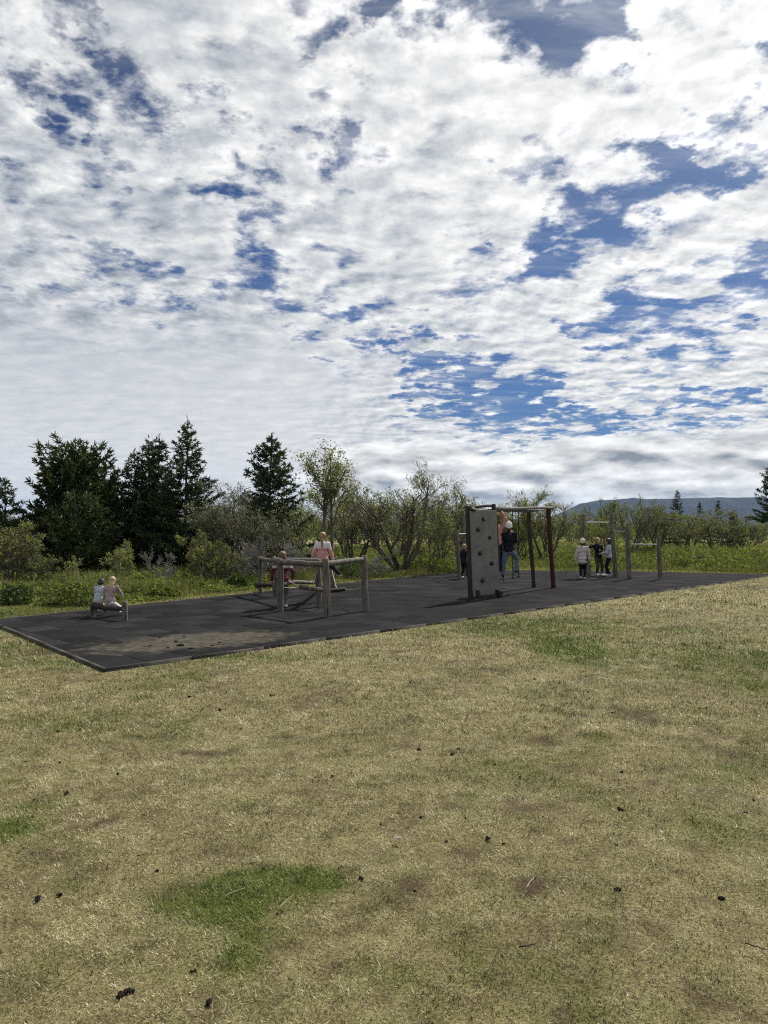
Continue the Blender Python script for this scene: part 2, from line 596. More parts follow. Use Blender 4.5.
def mat_ground():
    m, nt = material('lawn_soil')
    geo = nt.n('ShaderNodeNewGeometry').outputs['Position']
    a = nt.noise(geo, 75, 4, 0.75)
    b = nt.noise(geo, 9, 5, 0.65)
    rnd = nt.mr(nt.m('ADD', nt.m('MULTIPLY', a, .7), nt.m('MULTIPLY', b, .3)), .34, .72, 0.0, .75, smooth=False)
    c = lawn_colour(nt, nt.attr('green'), nt.attr('dirt'), rnd)
    principled(nt, c, .95, .1, nt.noise(geo, 45, 5, .7), .03, 1.0)
    return m


def foliage(name, stops, trans=0.35, gloss=0.03, var=True):
    m, nt = material(name)
    rnd = nt.attr('rnd')
    if var:
        oi = nt.n('ShaderNodeObjectInfo').outputs['Random']
        rnd = nt.m('ADD', nt.m('MULTIPLY', rnd, .85), nt.m('MULTIPLY', oi, .15))
    c = nt.ramp(rnd, stops)
    d = nt.n('ShaderNodeBsdfDiffuse')
    nt.put(d.inputs[0], c)
    t = nt.n('ShaderNodeBsdfTranslucent')
    nt.put(t.inputs[0], nt.mix(1.0, c, (1.15, 1.25, .55, 1), 'MULTIPLY'))
    g = nt.n('ShaderNodeBsdfGlossy')
    g.inputs['Roughness'].default_value = .6
    s = nt.n('ShaderNodeMixShader')
    s.inputs[0].default_value = trans
    nt.t.links.new(d.outputs[0], s.inputs[1])
    nt.t.links.new(t.outputs[0], s.inputs[2])
    s2 = nt.n('ShaderNodeMixShader')
    s2.inputs[0].default_value = gloss
    nt.t.links.new(s.outputs[0], s2.inputs[1])
    nt.t.links.new(g.outputs[0], s2.inputs[2])
    o = nt.n('ShaderNodeOutputMaterial')
    nt.t.links.new(s2.outputs[0], o.inputs[0])
    return m


def mat_blades():
    m, nt = material('dry_grass_blades')
    c = lawn_colour(nt, nt.attr('green'), nt.attr('dirt'), nt.attr('rnd'))
    d = nt.n('ShaderNodeBsdfDiffuse')
    nt.put(d.inputs[0], c)
    t = nt.n('ShaderNodeBsdfTranslucent')
    nt.put(t.inputs[0], c)
    s = nt.n('ShaderNodeMixShader')
    s.inputs[0].default_value = .25
    nt.t.links.new(d.outputs[0], s.inputs[1])
    nt.t.links.new(t.outputs[0], s.inputs[2])
    g = nt.n('ShaderNodeBsdfGlossy')
    g.inputs['Roughness'].default_value = .5
    s2 = nt.n('ShaderNodeMixShader')
    s2.inputs[0].default_value = .035
    nt.t.links.new(s.outputs[0], s2.inputs[1])
    nt.t.links.new(g.outputs[0], s2.inputs[2])
    o = nt.n('ShaderNodeOutputMaterial')
    nt.t.links.new(s2.outputs[0], o.inputs[0])
    return m


def wood(name, c0, c1, c2, gscale=1.0):
    m, nt = material(name)
    tc = nt.n('ShaderNodeTexCoord').outputs['Object']
    mp = nt.n('ShaderNodeMapping')
    mp.inputs['Scale'].default_value = (18 * gscale, 18 * gscale, 1.6 * gscale)
    nt.put(mp.inputs[0], tc)
    a = nt.noise(mp.outputs[0], 2.0, 6, .65, .4)
    b = nt.noise(tc, 3.0, 4, .6)
    f = nt.m('ADD', nt.m('MULTIPLY', a, .65), nt.m('MULTIPLY', b, .35))
    c = nt.ramp(f, [(.30, c0), (.5, c1), (.72, c2)])
    crack = nt.mr(nt.noise(mp.outputs[0], 5.0, 3, .6), .36, .42)
    c = nt.mix(crack, tuple(x * .35 for x in c0) + (1,), c)
    principled(nt, c, .85, .2, a, .006, .6)
    return m


def plain(name, c, rough=.7, spec=.3, var=.25, scale=14, metal=0.0):
    m, nt = material(name)
    tc = nt.n('ShaderNodeTexCoord').outputs['Object']
    n = nt.noise(tc, scale, 5, .6)
    col = nt.ramp(n, [(.3, tuple(x * (1 - var) for x in c)), (.7, tuple(min(1, x * (1 + var)) for x in c))])
    principled(nt, col, rough, spec, nt.noise(tc, scale * 3, 4, .6), .004, .4, metal)
    return m


def mat_bark(name, c0, c1):
    m, nt = material(name)
    tc = nt.n('ShaderNodeTexCoord').outputs['Object']
    n = nt.noise(tc, 11, 6, .7)
    principled(nt, nt.ramp(n, [(.3, c0), (.7, c1)]), .9, .15, n, .02, .8)
    return m


M_GROUND = mat_ground()
M_BLADE = mat_blades()
M_LOG = wood('weathered_grey_log', (.040, .034, .028), (.130, .115, .097), (.29, .262, .225), .55)
M_DARKLOG = wood('dark_stained_post', (.018, .014, .012), (.040, .031, .027), (.085, .068, .058))
M_REDLOG = wood('red_brown_post', (.026, .010, .009), (.055, .020, .017), (.10, .042, .035))
M_BEAM = wood('pale_grey_beam', (.085, .078, .07), (.18, .168, .15), (.31, .295, .27))
M_STEEL = plain('dull_galvanised_bar', (.27, .275, .275), .5, .4, .2, 20, .4)
M_DARKBAR = plain('dark_worn_bar', (.10, .10, .10), .6, .3, .2, 20, .3)
M_ROPE = plain('dark_rope', (.035, .034, .036), .9, .1)
M_CHAIN = plain('pale_worn_rope', (.30, .29, .26), .9, .1)
M_HOLD = plain('black_climbing_hold', (.018, .018, .020), .6, .3)
M_BARK = mat_bark('willow_bark', (.042, .036, .030), (.16, .142, .12))
M_PALEBARK = mat_bark('pale_bare_bark', (.13, .12, .105), (.34, .32, .29))
M_SPRUCEBARK = mat_bark('spruce_bark', (.020, .015, .011), (.06, .045, .035))


def mat_panel():
    m, nt = material('worn_plywood_panel')
    tc = nt.n('ShaderNodeTexCoord').outputs['Object']
    a = nt.noise(tc, 3.2, 8, .75)
    mp = nt.n('ShaderNodeMapping')
    mp.inputs['Scale'].default_value = (14, 14, 1.2)
    nt.put(mp.inputs[0], tc)
    b = nt.noise(mp.outputs[0], 1.2, 5, .6)
    f = nt.m('ADD', nt.m('MULTIPLY', a, .86), nt.m('MULTIPLY', b, .14))
    c = nt.ramp(f, [(.32, (.10, .098, .094)), (.5, (.155, .151, .145)), (.68, (.20, .195, .187))])
    principled(nt, c, .75, .25, f, .004, .4)
    return m


M_PANEL = mat_panel()


def mat_rubber():
    m, nt = material('black_rubber_tiles')
    geo = nt.n('ShaderNodeNewGeometry').outputs['Position']
    e = MAT[2] - MAT[1]
    e = e / np.linalg.norm(e)
    s = nt.v('SUBTRACT', geo, (MAT[1][0], MAT[1][1], 0))
    u = nt.v('DOT_PRODUCT', s, (e[0], e[1], 0))
    v = nt.v('DOT_PRODUCT', s, (-e[1], e[0], 0))
    wob = nt.m('MULTIPLY', nt.m('SUBTRACT', nt.noise(geo, 3, 3), .5), .05)
    u1 = nt.m('ADD', u, wob)
    v1 = nt.m('ADD', v, wob)
    tile = .5
    grit = nt.mr(nt.noise(geo, 30, 5, .8), .62, .74)

    def seam(q):
        fr = nt.m('FRACT', nt.m('DIVIDE', q, tile))
        return nt.mr(nt.m('ABSOLUTE', nt.m('SUBTRACT', fr, .5)), .445, .488)
    sm = nt.m('MAXIMUM', seam(u1), seam(v1))
    cell = nt.comb(nt.m('FLOOR', nt.m('DIVIDE', u1, tile)), nt.m('FLOOR', nt.m('DIVIDE', v1, tile)), 0)
    wn = nt.n('ShaderNodeTexWhiteNoise')
    nt.put(wn.inputs[0], cell)
    f = nt.noise(geo, 220, 2, .7)
    bl = nt.noise(geo, .8, 5, .65)
    base = nt.ramp(nt.m('ADD', nt.m('MULTIPLY', f, .35), nt.m('ADD', nt.m('MULTIPLY', bl, .30), nt.m('MULTIPLY', wn.outputs['Value'], .35))),
                   [(.25, (.008, .008, .009)), (.55, (.017, .017, .0185)), (.8, (.036, .035, .036))])
    # dust lying in the seams, worn earthy patch near the front corner
    rim = nt.m('MULTIPLY', nt.m('MULTIPLY', nt.mr(sm, 0.0, .35), nt.mr(sm, .9, .4)), nt.mr(nt.noise(geo, 1.7, 4, .7), .36, .60))
    c = nt.mix(nt.m('MULTIPLY', rim, .8), base, (.085, .081, .076, 1))
    c = nt.mix(nt.mr(sm, .55, 1.0, 0, .9), c, (.003, .003, .003, 1))
    wc = gp(194, 643)
    wv = nt.v('SUBTRACT', geo, tuple(wc))
    wa = nt.v('DOT_PRODUCT', wv, (.80, .60, 0))
    wb = nt.v('DOT_PRODUCT', wv, (-.60, .80, 0))
    rr = nt.v('LENGTH', nt.comb(nt.m('DIVIDE', wa, 1.45), nt.m('DIVIDE', wb, .75), 0))
    rr = nt.m('ADD', rr, nt.m('MULTIPLY', nt.m('SUBTRACT', nt.noise(geo, 3.0, 7, .72), .5), 2.3))
    worn = nt.mr(rr, 1.15, .55)
    dust = nt.ramp(nt.noise(geo, 9, 6, .7), [(.3, (.034, .031, .025)), (.55, (.082, .074, .058)), (.75, (.15, .135, .105))])
    c = nt.mix(nt.m('MULTIPLY', worn, .88), c, dust)
    speck = nt.mr(nt.noise(geo, 5.5, 6, .75), .66, .72)
    c = nt.mix(nt.m('MULTIPLY', speck, .30), c, (.12, .11, .10, 1))
    c = nt.mix(nt.m('MULTIPLY', grit, .22), c, (.13, .12, .105, 1))
    hgt = nt.m('SUBTRACT', nt.m('MULTIPLY', f, .25), nt.m('ADD', sm, nt.m('MULTIPLY', worn, .8)))
    principled(nt, c, .95, .03, hgt, .010, .8)
    return m


M_RUBBER = mat_rubber()
M_KERB = plain('grey_rubber_kerb', (.060, .057, .050), .95, .05, .5, 5)


# ------------------------------------------------------------------ the ground sheet
def build_ground():
    def axis(parts):
        out = []
        for a, b, s in parts:
            out += list(np.arange(a, b, s))
        return np.array(out)
    gx = axis([(-7000, -1000, 1000), (-1000, -100, 150), (-100, -24, 4), (-24, -9, .6), (-9, -4, .12), (-4, 4, .05), (4, 9, .12), (9, 24, .6), (24, 100, 4), (100, 1000, 150), (1000, 7001, 1000)])
    gy = axis([(-3000, -200, 700), (-200, -10, 19), (-10, 1.5, .5), (1.5, 6, .05), (6, 14, .10), (14, 30, .25), (30, 60, 1.2), (60, 120, 5), (120, 1000, 80), (1000, 8001, 1000)])
    X, Y = np.meshgrid(gx, gy)
    x, y = X.ravel(), Y.ravel()
    z = height(x, y)
    g, dd, wild = fields(x, y)
    n, k = len(gy), len(gx)
    i = np.arange(n - 1)[:, None] * k
    j = np.arange(k - 1)[None, :]
    F = np.stack([i + j, i + j + 1, i + k + j + 1, i + k + j], -1).reshape(-1, 4)
    me = np_mesh('ground', np.stack([x, y, z], -1), F, {'green': g, 'dirt': dd}, True)
    link('ground', me, M_GROUND, kind='structure')


build_ground()


def prism(poly, z0, z1):
    poly = np.asarray(poly)
    me = bpy.data.meshes.new('prism')
    n = len(poly)
    V = [(p[0], p[1], z1) for p in poly] + [(p[0], p[1], z0) for p in poly]
    F = [list(range(n))] + [[i, n + i, n + (i + 1) % n, (i + 1) % n] for i in range(n)]
    me.from_pydata(V, [], F)
    me.update()
    return me


link('rubber_ground', prism(MAT, -.15, MAT_Z), M_RUBBER, kind='structure')


def build_kerb():
    out = grow(MAT, .055)
    b = Buf()
    n = len(MAT)
    inn = grow(MAT, .004)
    # edging pieces run along the left and the front edges and round the far end
    segs = []
    for i in range(n):
        j = (i + 1) % n
        L = np.linalg.norm(MAT[j] - MAT[i])
        m = max(1, int(L / 1.0))
        for q in range(m):
            t0, t1 = q / m, (q + 1) / m - .012 / L
            zt = .034 + rng.uniform(-.004, .004)
            P = [inn[i] + (inn[j] - inn[i]) * t0, inn[i] + (inn[j] - inn[i]) * t1, out[i] + (out[j] - out[i]) * t1, out[i] + (out[j] - out[i]) * t0]
            V = [(p[0], p[1], zt) for p in P] + [(p[0], p[1], -.12) for p in P]
            b.add(V, [[0, 1, 2, 3], [0, 4, 5, 1], [1, 5, 6, 2], [2, 6, 7, 3], [3, 7, 4, 0]])
    link('kerb', b.mesh('kerb', False), M_KERB, kind='structure')


build_kerb()


# ------------------------------------------------------------------ lawn blades
def blades(x, y, z, L, W, tilt, g, dd, rnd, yaw=None):
    n = len(x)
    yaw = rng.uniform(0, 2 * math.pi, n) if yaw is None else yaw
    dx, dy = np.cos(yaw), np.sin(yaw)
    sx, sy = -dy, dx
    base = np.stack([x, y, z - .004], -1)
    h1 = np.stack([dx * np.cos(tilt), dy * np.cos(tilt), np.sin(tilt)], -1) * (L * .5)[:, None]
    t2 = tilt - rng.uniform(.0, .4, n)
    h2 = np.stack([dx * np.cos(t2), dy * np.cos(t2), np.sin(t2)], -1) * (L * .5)[:, None]
    s = np.stack([sx, sy, np.zeros(n)], -1) * (W / 2)[:, None]
    mid = base + h1
    tip = mid + h2
    tip[:, 2] = np.maximum(tip[:, 2], z + .002)
    V = np.stack([base - s, base + s, mid + s * .8, mid - s * .8, tip + s * .15, tip - s * .15], 1).reshape(-1, 3)
    k = np.arange(n)[:, None] * 6
    F = np.concatenate([k + np.array([[0, 1, 2, 3]]), k + np.array([[3, 2, 4, 5]])], 1).reshape(-1, 4)
    rep = lambda q: np.repeat(q, 6)
    return V, F, rep(g), rep(dd), rep(rnd)


def build_lawn():
    out = grow(MAT, .10)
    Vs, Fs, G, D, Q, n0 = [], [], [], [], [], 0
    for (d0, d1, dens, Ls, Ws) in [(2.0, 3.6, 24000, .0155, .0029), (3.6, 5.5, 14000, .019, .0037), (5.5, 8.5, 6000, .025, .0054), (8.5, 14, 2000, .034, .009), (14, 26, 420, .045, .017)]:
        area = .58 * (d1 * d1 - d0 * d0) + .6 * (d1 - d0)
        n = int(area * dens)
        y = np.sqrt(rng.uniform(d0 * d0, d1 * d1, n))
        x = rng.uniform(-1, 1, n) * (.58 * y + .3)
        keep = ~inside(out, x, y) & (y < edge(x) + .3)
        x, y = x[keep], y[keep]
        g, dd, wild = fields(x, y)
        keep = rng.uniform(0, 1, len(x)) > dd * .6
        x, y, g, dd = x[keep], y[keep], g[keep], dd[keep]
        n = len(x)
        gs = np.clip(g + rng.normal(0, .16, n), 0, 1)
        tuft = fbm(x * 9, y * 9, 77, 2)
        L = Ls * (rng.uniform(.55, 1.35, n) + (rng.uniform(0, 1, n) > .96) * .9) * (1 + .35 * gs + .6 * (tuft - .5))
        tilt = np.clip(rng.normal(.62, .38, n), .05, 1.45) + gs * .15
        rnd = np.clip(rng.beta(1.5, 1.7, n) + (tuft - .5) * .55 + (fbm(x * 3.1, y * 3.1, 78, 3, .6) - .5) * .75 - sstep(.55, .78, fbm(x * 15, y * 15, 79, 2)) * .45 + .05, 0, 1)
        dsc = np.clip(dd * .7 - rng.uniform(0, .4, n), 0, 1)
        V, F, a, b, c = blades(x, y, height(x, y), L, Ws * rng.uniform(.6, 1.4, n), tilt, gs, dsc, rnd)
        Vs.append(V)
        Fs.append(F + n0)
        n0 += len(V)
        G.append(a)
        D.append(b)
        Q.append(c)
    me = np_mesh('dry_grass', np.vstack(Vs), np.vstack(Fs), {'green': np.concatenate(G), 'dirt': np.concatenate(D), 'rnd': np.concatenate(Q)})
    link('dry_grass', me, M_BLADE, kind='stuff', label='short dry yellowed lawn grass with a few greener patches', category='grass')


build_lawn()


# ------------------------------------------------------------------ undergrowth behind the mat
M_WEED = foliage('weed_leaves', [(0, (.034, .048, .013)), (.5, (.112, .138, .040)), (1, (.25, .265, .10))], .42, .012)
M_LONG = foliage('long_grass_blades', [(0, (.050, .066, .020)), (.5, (.135, .138, .054)), (1, (.33, .30, .165))], .38, .02)


def leaf_quads(P, size, up=0.0, asp=.55, nrm=None):
    """rhomb leaves, one per point"""
    n = len(P)
    size = np.broadcast_to(size, (n,))
    a = rng.normal(size=(n, 3))
    a[:, 2] += up
    a /= np.linalg.norm(a, axis=1)[:, None]
    r = rng.normal(size=(n, 3))
    u = np.cross(a, r)
    u /= np.linalg.norm(u, axis=1)[:, None] + 1e-9
    w = np.cross(a, u)
    s = size[:, None]
    V = np.stack([P - u * s * .5, P + w * s * .5 * asp + a * s * .06, P + u * s * .5, P - w * s * .5 * asp + a * s * .06], 1).reshape(-1, 3)
    F = np.arange(n * 4).reshape(-1, 4)
    return V, F


def build_undergrowth():
    Vs, A, n0 = [], [], 0
    N = 8600
    ang = rng.uniform(-.62, .62, N)
    yy = rng.uniform(0, 1, N) ** 1.6 * np.interp(ang, [-.3, .15], [16, 52])
    # depth behind the mat's back edge, along rays from the camera
    ds = np.linspace(8, 45, 400)
    cx, cy, ch, cr, cb = [], [], [], [], []
    for k in range(N):
        e = ds[np.argmax(ds > edge(ds * math.tan(ang[k])) + .7)]
        d = e + yy[k]
        x, y = d * math.tan(ang[k]), d
        v = fbm(np.array([x * .55]), np.array([y * .55]), 301, 3)[0]
        near = min(1, yy[k] / 2.0)
        if v < np.interp(ang[k], [-.3, .1], [.575, .48]) - .04 * near:
            continue
        cx.append(x)
        cy.append(y)
        ch.append((.06 + np.interp(ang[k], [-.3, .1], [.20, .42]) * near * random.random() ** 1.4) * (.5 + 1.2 * max(0, v - .35) * 2))
        cr.append((.12 + .30 * random.random()) * max(1, d / 32))
        cb.append(np.clip((v - .35) * 1.4 + random.gauss(0, .26), 0, 1))
    cx, cy, ch, cr, cb = map(np.array, (cx, cy, ch, cr, cb))
    per = 34
    n = len(cx) * per
    idx = np.repeat(np.arange(len(cx)), per)
    th = rng.uniform(0, 2 * math.pi, n)
    rr = np.sqrt(rng.uniform(0, 1, n)) * cr[idx]
    x, y = cx[idx] + rr * np.cos(th), cy[idx] + rr * np.sin(th)
    z = height(x, y) + ch[idx] * (1 - .75 * (rr / cr[idx]) ** 2) * rng.uniform(.25, 1.15, n)
    P = np.stack([x, y, z], -1)
    V, F = leaf_quads(P, rng.uniform(.05, .13, n) * (y / 22) ** .7, up=1.1, asp=.6)
    rnd = np.clip(cb[idx] + rng.normal(0, .13, n), 0, 1)
    me = np_mesh('weeds', V, F, {'rnd': np.repeat(rnd, 4)})
    link('weeds', me, M_WEED, kind='stuff', label='leafy green weeds covering the ground behind the rubber mat', category='weeds')
    # long grass
    N = 150000
    ang = rng.uniform(-.62, .62, N)
    ta = np.tan(ang)
    e = np.zeros(N)
    tab = np.linspace(-.62, .62, 300)
    te = np.array([ds[np.argmax(ds > edge(ds * math.tan(a)) + .12)] for a in tab])
    e = np.interp(ang, tab, te)
    d = e + rng.uniform(0, 1, N) ** 1.7 * np.interp(ang, [-.3, .15], [20, 60])
    x, y = d * ta, d
    g, dd, w = fields(x, y)
    near = np.clip((d - e) / 1.6, 0, 1)
    hh = fbm(x * .8, y * .8, 411, 3)
    L = (.06 + .30 * near * sstep(.34, .66, hh)) * np.interp(ang, [-.42, -.05], [.62, 1]) * rng.uniform(.6, 1.3, N)
    rnd = np.clip(1.02 - g * .8 + np.interp(ang, [-.4, 0], [.12, 0]) + rng.normal(0, .2, N), 0, 1)
    V, F, _, _, c = blades(x, y, height(x, y), L, np.full(N, .016) * (y / 18) ** .8, np.clip(rng.normal(1.15, .25, N), .4, 1.5), g, dd, rnd)
    me = np_mesh('long_grass', V, F, {'rnd': c})
    link('long_grass', me, M_LONG, kind='stuff', label='long pale green grass along the back edge of the rubber mat', category='grass')


build_undergrowth()


# ------------------------------------------------------------------ trees
def wander(p0, d0, L, n, wob, up=0.0, gr=None):
    pts = [np.array(p0, float)]
    d = np.array(d0, float)
    d /= np.linalg.norm(d)
    for i in range(n):
        d = d + (gr.normal(size=3) * wob) + np.array([0, 0, up])
        d /= np.linalg.norm(d)
        pts.append(pts[-1] + d * L / n)
    return np.array(pts)


def willow_meshes(seed, H=3.5, W=1.6, stems=5, leaf=.07, leaves=5000, fork=0.0, tilt=.35, low=.3, thick=1.0, twig=True, levels=3, fan=1.0):
    gr = np.random.default_rng(seed)
    b = Buf()
    tips = []

    def grow_branch(p, d, L, r, lev):
        n = 5 if lev < 2 else 3
        pts = wander(p, d, L, n, .16 if lev else .11, .05 if lev < 2 else .03, gr)
        rad = np.linspace(r, r * (.45 if lev < levels else .3), n + 1)
        if lev <= levels and (twig or lev < levels):
            b.tube(pts, np.maximum(rad, .0035), 6 if lev < 2 else 4, cap=False)
        if lev >= levels - 1:
            for q in range(len(pts)):
                if q > 0:
                    tips.append((pts[q], L))
        if lev < levels:
            m = [6, 6, 5][min(lev, 2)]
            for k in range(m):
                t = gr.uniform(low if lev == 0 else .2, 1.0)
                i = min(int(t * n), n - 1)
                f = t * n - i
                q = pts[i] * (1 - f) + pts[i + 1] * f
                dd = pts[i + 1] - pts[i]
                dd /= np.linalg.norm(dd)
                side = gr.normal(size=3)
                side -= dd * np.dot(side, dd)
                side /= np.linalg.norm(side)
                nd = dd * .75 + side * gr.uniform(.45, .95) + np.array([0, 0, .18])
                grow_branch(q, nd, L * gr.uniform(.36, .62) * (1.1 - .4 * t), r * .5 * (1.1 - .5 * t), lev + 1)
    for s in range(stems):
        a = 2 * math.pi * s / stems + gr.uniform(-.5, .5)
        tl = tilt * gr.uniform(.4, 1.3) * fan
        d0 = (math.cos(a) * math.sin(tl), math.sin(a) * math.sin(tl), math.cos(tl))
        base = np.array([math.cos(a) * .07, math.sin(a) * .07, -.08])
        grow_branch(base, d0, H * .72 * gr.uniform(.72, 1.05), .045 * thick * gr.uniform(.7, 1.15) * (H / 3.5), 0)
    T = np.array([t[0] for t in tips])
    top = T[:, 2].max()
    k = H / top
    sx = W / max(np.percentile(np.abs(T[:, 0]), 96), .2)
    S = np.array([sx, sx, k])
    for i in range(len(b.V)):
        b.V[i] = b.V[i] * S
    T = T * S
    Tm = T[T[:, 2] > low * .45 * H]
    idx = gr.integers(0, len(Tm), leaves)
    P = Tm[idx] + gr.normal(size=(leaves, 3)) * np.array([.07, .07, .07]) * (H / 3.5)
    V, F = leaf_quads(P, gr.uniform(.5, 1.3, leaves) * leaf, asp=.45)
    cl = fbm(P[:, 0] * 2.3 + P[:, 1], P[:, 2] * 2.3, seed, 3)
    rnd = np.clip(.5 + (cl - .5) * 1.3 + gr.normal(0, .18, leaves), 0, 1)
    return b.mesh('willow_wood'), np_mesh('willow_leaves', V, F, {'rnd': np.repeat(rnd, 4)})


def spruce_meshes(seed, H=5.5, Rb=1.5, prof=.9, gap=.24, dens=1.0, tuft=.12, crown0=.04, leaders=((0, 0, 1.0),), droop=.15, wid=.042, bare=0.0):
    gr = np.random.default_rng(seed)
    b = Buf()
    P0, P1 = [], []
    for (lx, ly, lh) in leaders:
        h = H * lh
        wob = gr.normal(size=2) * .05
        tp = np.array([[lx * t ** .6 + wob[0] * math.sin(t * 5), ly * t ** .6 + wob[1] * math.sin(t * 4), -.1 + (h + .1) * t] for t in np.linspace(0, 1, 9)])
        b.tube(tp, np.linspace(.085 * H / 5.5, .006, 9), 7, cap=False)
        z = crown0 * h
        while z < h * .985:
            t = z / h
            Lm = Rb * (1 - t) ** prof * (lh ** .7) + .05
            if t < .12:
                Lm *= .7 + 2.5 * t
            nb = int(gr.integers(4, 7)) if t < .93 else 3
            a0 = gr.uniform(0, 6.28)
            for q in range(nb):
                if gr.uniform() < bare:
                    continue
                a = a0 + 6.283 * q / nb + gr.uniform(-.35, .35)
                L = Lm * gr.uniform(.62, 1.18)
                zz = z + gr.uniform(-.08, .08)
                ti = np.clip(zz / h, 0, 1)
                c = np.array([np.interp(ti, np.linspace(0, 1, 9), tp[:, k]) for k in range(3)])
                up0 = -.25 + .75 * t - droop
                n = 5
                ss = np.linspace(0, 1, n + 1)
                px = np.stack([c[0] + np.cos(a) * L * ss, c[1] + np.sin(a) * L * ss, c[2] + L * (up0 * ss + .32 * ss ** 2)], -1)
                px[1:] += gr.normal(size=(n, 3)) * .03 * L
                b.tube(px, np.linspace(.016, .004, n + 1) * (H / 5.5), 4, cap=False)
                # side twigs, then the shoot at the end
                m = max(4, int(L / .05))
                for k in range(m):
                    s = gr.uniform(.16, 1.0)
                    i = min(int(s * n), n - 1)
                    f = s * n - i
                    base = px[i] * (1 - f) + px[i + 1] * f
                    sd = 1 if gr.uniform() < .5 else -1
                    aa = a + sd * gr.uniform(.35, 1.15)
                    l = (.10 + .30 * L * (1 - s * .75)) * gr.uniform(.6, 1.1)
                    tip = base + np.array([math.cos(aa) * l, math.sin(aa) * l, l * gr.uniform(-.25, .22)])
                    P0.append(base)
                    P1.append(tip)
                P0.append(px[-2])
                P1.append(px[-1] + (px[-1] - px[-2]) * .3)
            z += gap * gr.uniform(.75, 1.25) * (1.0 if t < .8 else .75)
        P0.append(tp[-3])
        P1.append(tp[-1] + np.array([0, 0, .12]))
    P0, P1 = np.array(P0), np.array(P1)
    Ls = np.linalg.norm(P1 - P0, axis=1)
    cnt = np.maximum(3, (Ls / .030 * dens).astype(int))
    idx = np.repeat(np.arange(len(P0)), cnt)
    n = len(idx)
    t = gr.uniform(0.05, 1.0, n)
    base = P0[idx] + (P1[idx] - P0[idx]) * t[:, None]
    ax = (P1 - P0) / Ls[:, None]
    sd = gr.normal(size=(n, 3))
    sd[:, 2] += .35
    dirn = ax[idx] * .55 + sd * .62 / np.linalg.norm(sd, axis=1)[:, None]
    dirn /= np.linalg.norm(dirn, axis=1)[:, None]
    ln = tuft * gr.uniform(.6, 1.2, n)
    wv = np.cross(dirn, gr.normal(size=(n, 3)))
    wv /= np.linalg.norm(wv, axis=1)[:, None]
    wv *= (wid * gr.uniform(.6, 1.2, n))[:, None]
    e = base + dirn * ln[:, None]
    V = np.stack([base - wv * .5, base + wv * .5, e + wv * .22, e - wv * .22], 1).reshape(-1, 3)
    F = np.arange(n * 4).reshape(-1, 4)
    cl = fbm(base[:, 0] * 2 + base[:, 1], base[:, 2] * 2.2, seed, 3)
    rnd = np.clip(.45 + (cl - .5) * 1.1 + gr.normal(0, .2, n) + (t - .5) * .2, 0, 1)
    return b.mesh('spruce_wood'), np_mesh('spruce_needles', V, F, {'rnd': np.repeat(rnd, 4)})


M_NEEDLE = foliage('spruce_needles', [(0, (.011, .020, .009)), (.5, (.031, .050, .019)), (1, (.075, .105, .038))], .18, .03)
M_PINE = foliage('pine_needles', [(0, (.015, .024, .007)), (.5, (.044, .062, .017)), (1, (.105, .125, .036))], .18, .03)
M_WILLOW = foliage('willow_leaves', [(0, (.058, .066, .028)), (.5, (.150, .160, .076)), (1, (.30, .30, .17))], .48)
M_GREY = foliage('grey_willow_leaves', [(0, (.066, .074, .045)), (.5, (.155, .165, .110)), (1, (.29, .30, .21))], .42)
M_BRIGHT = foliage('young_willow_leaves', [(0, (.055, .066, .016)), (.5, (.148, .164, .046)), (1, (.29, .295, .105))], .48)
M_DARKBUSH = foliage('dark_bush_leaves', [(0, (.018, .034, .010)), (.5, (.045, .075, .018)), (1, (.10, .135, .035))], .34)


def tree(name, label, px, d, meshes, bark, leafm, cat, group=None, rot=None, scale=1.0, dz=0.0):
    x = (px - 384) / FPX * d
    zz = float(height(np.array([x]), np.array([d]))[0])
    o = thing(name, label, cat, (x, d, zz + dz), rng.uniform(0, 6.28) if rot is None else rot, group)
    o.scale = (scale, scale, scale)
    link('trunk', meshes[0], bark, o)
    if meshes[1] is not None:
        link('crown', meshes[1], leafm, o)
    return o


def Hof(top, d):
    return EYE + (HOR - top) / FPX * d


def spruce(label, px, top, half, d, seed, mat=None, **kw):
    kw['gap'] = kw.get('gap', .24) * .8
    kw['dens'] = kw.get('dens', 1.0) * 1.25
    return tree('spruce_tree', label, px, d, spruce_meshes(seed, Hof(top, d), half * 1.22 / FPX * d, **kw), M_SPRUCEBARK, mat or M_NEEDLE, 'tree', 'conifers behind the playground')


spruce('spiky sparse spruce at the left edge of the view, left of the broad bushy pine', 5, 484, 36, 25, 121, gap=.25, dens=1.1)
tree('pine_tree', 'broad bushy dark pine with twin tops behind the children on the low beam', 72, 27,
     spruce_meshes(102, Hof(446, 27), 1.75, prof=.50, gap=.30, dens=.85, tuft=.17, wid=.06, droop=-.12,
                   leaders=((-.35, 0, 1.0), (.38, .3, .99), (-.9, .5, .80), (1.2, .1, .83), (1.55, -.3, .66)), crown0=.03), M_SPRUCEBARK, M_PINE, 'tree', 'conifers behind the playground', rot=0.0)
tree('pine_tree', 'low rounded olive green pine in front of the broad bushy pine', 78, 24.5,
     spruce_meshes(112, Hof(498, 24.5), 1.15, prof=.5, gap=.27, dens=.9, tuft=.15, wid=.05, droop=-.1, leaders=((0, 0, 1), (.7, .1, .8))), M_SPRUCEBARK, M_PINE, 'tree', 'conifers behind the playground', rot=0.3)
spruce('narrow lower spruce standing left of the twin topped pair', 135, 455, 30, 27, 103, gap=.27)
spruce('left one of the two close standing slender spruces beside the tallest spruce', 149, 440, 36, 27.5, 104, gap=.25)
spruce('slender spruce squeezed between its twin and the tallest spruce', 158, 437, 34, 28, 105, gap=.25)
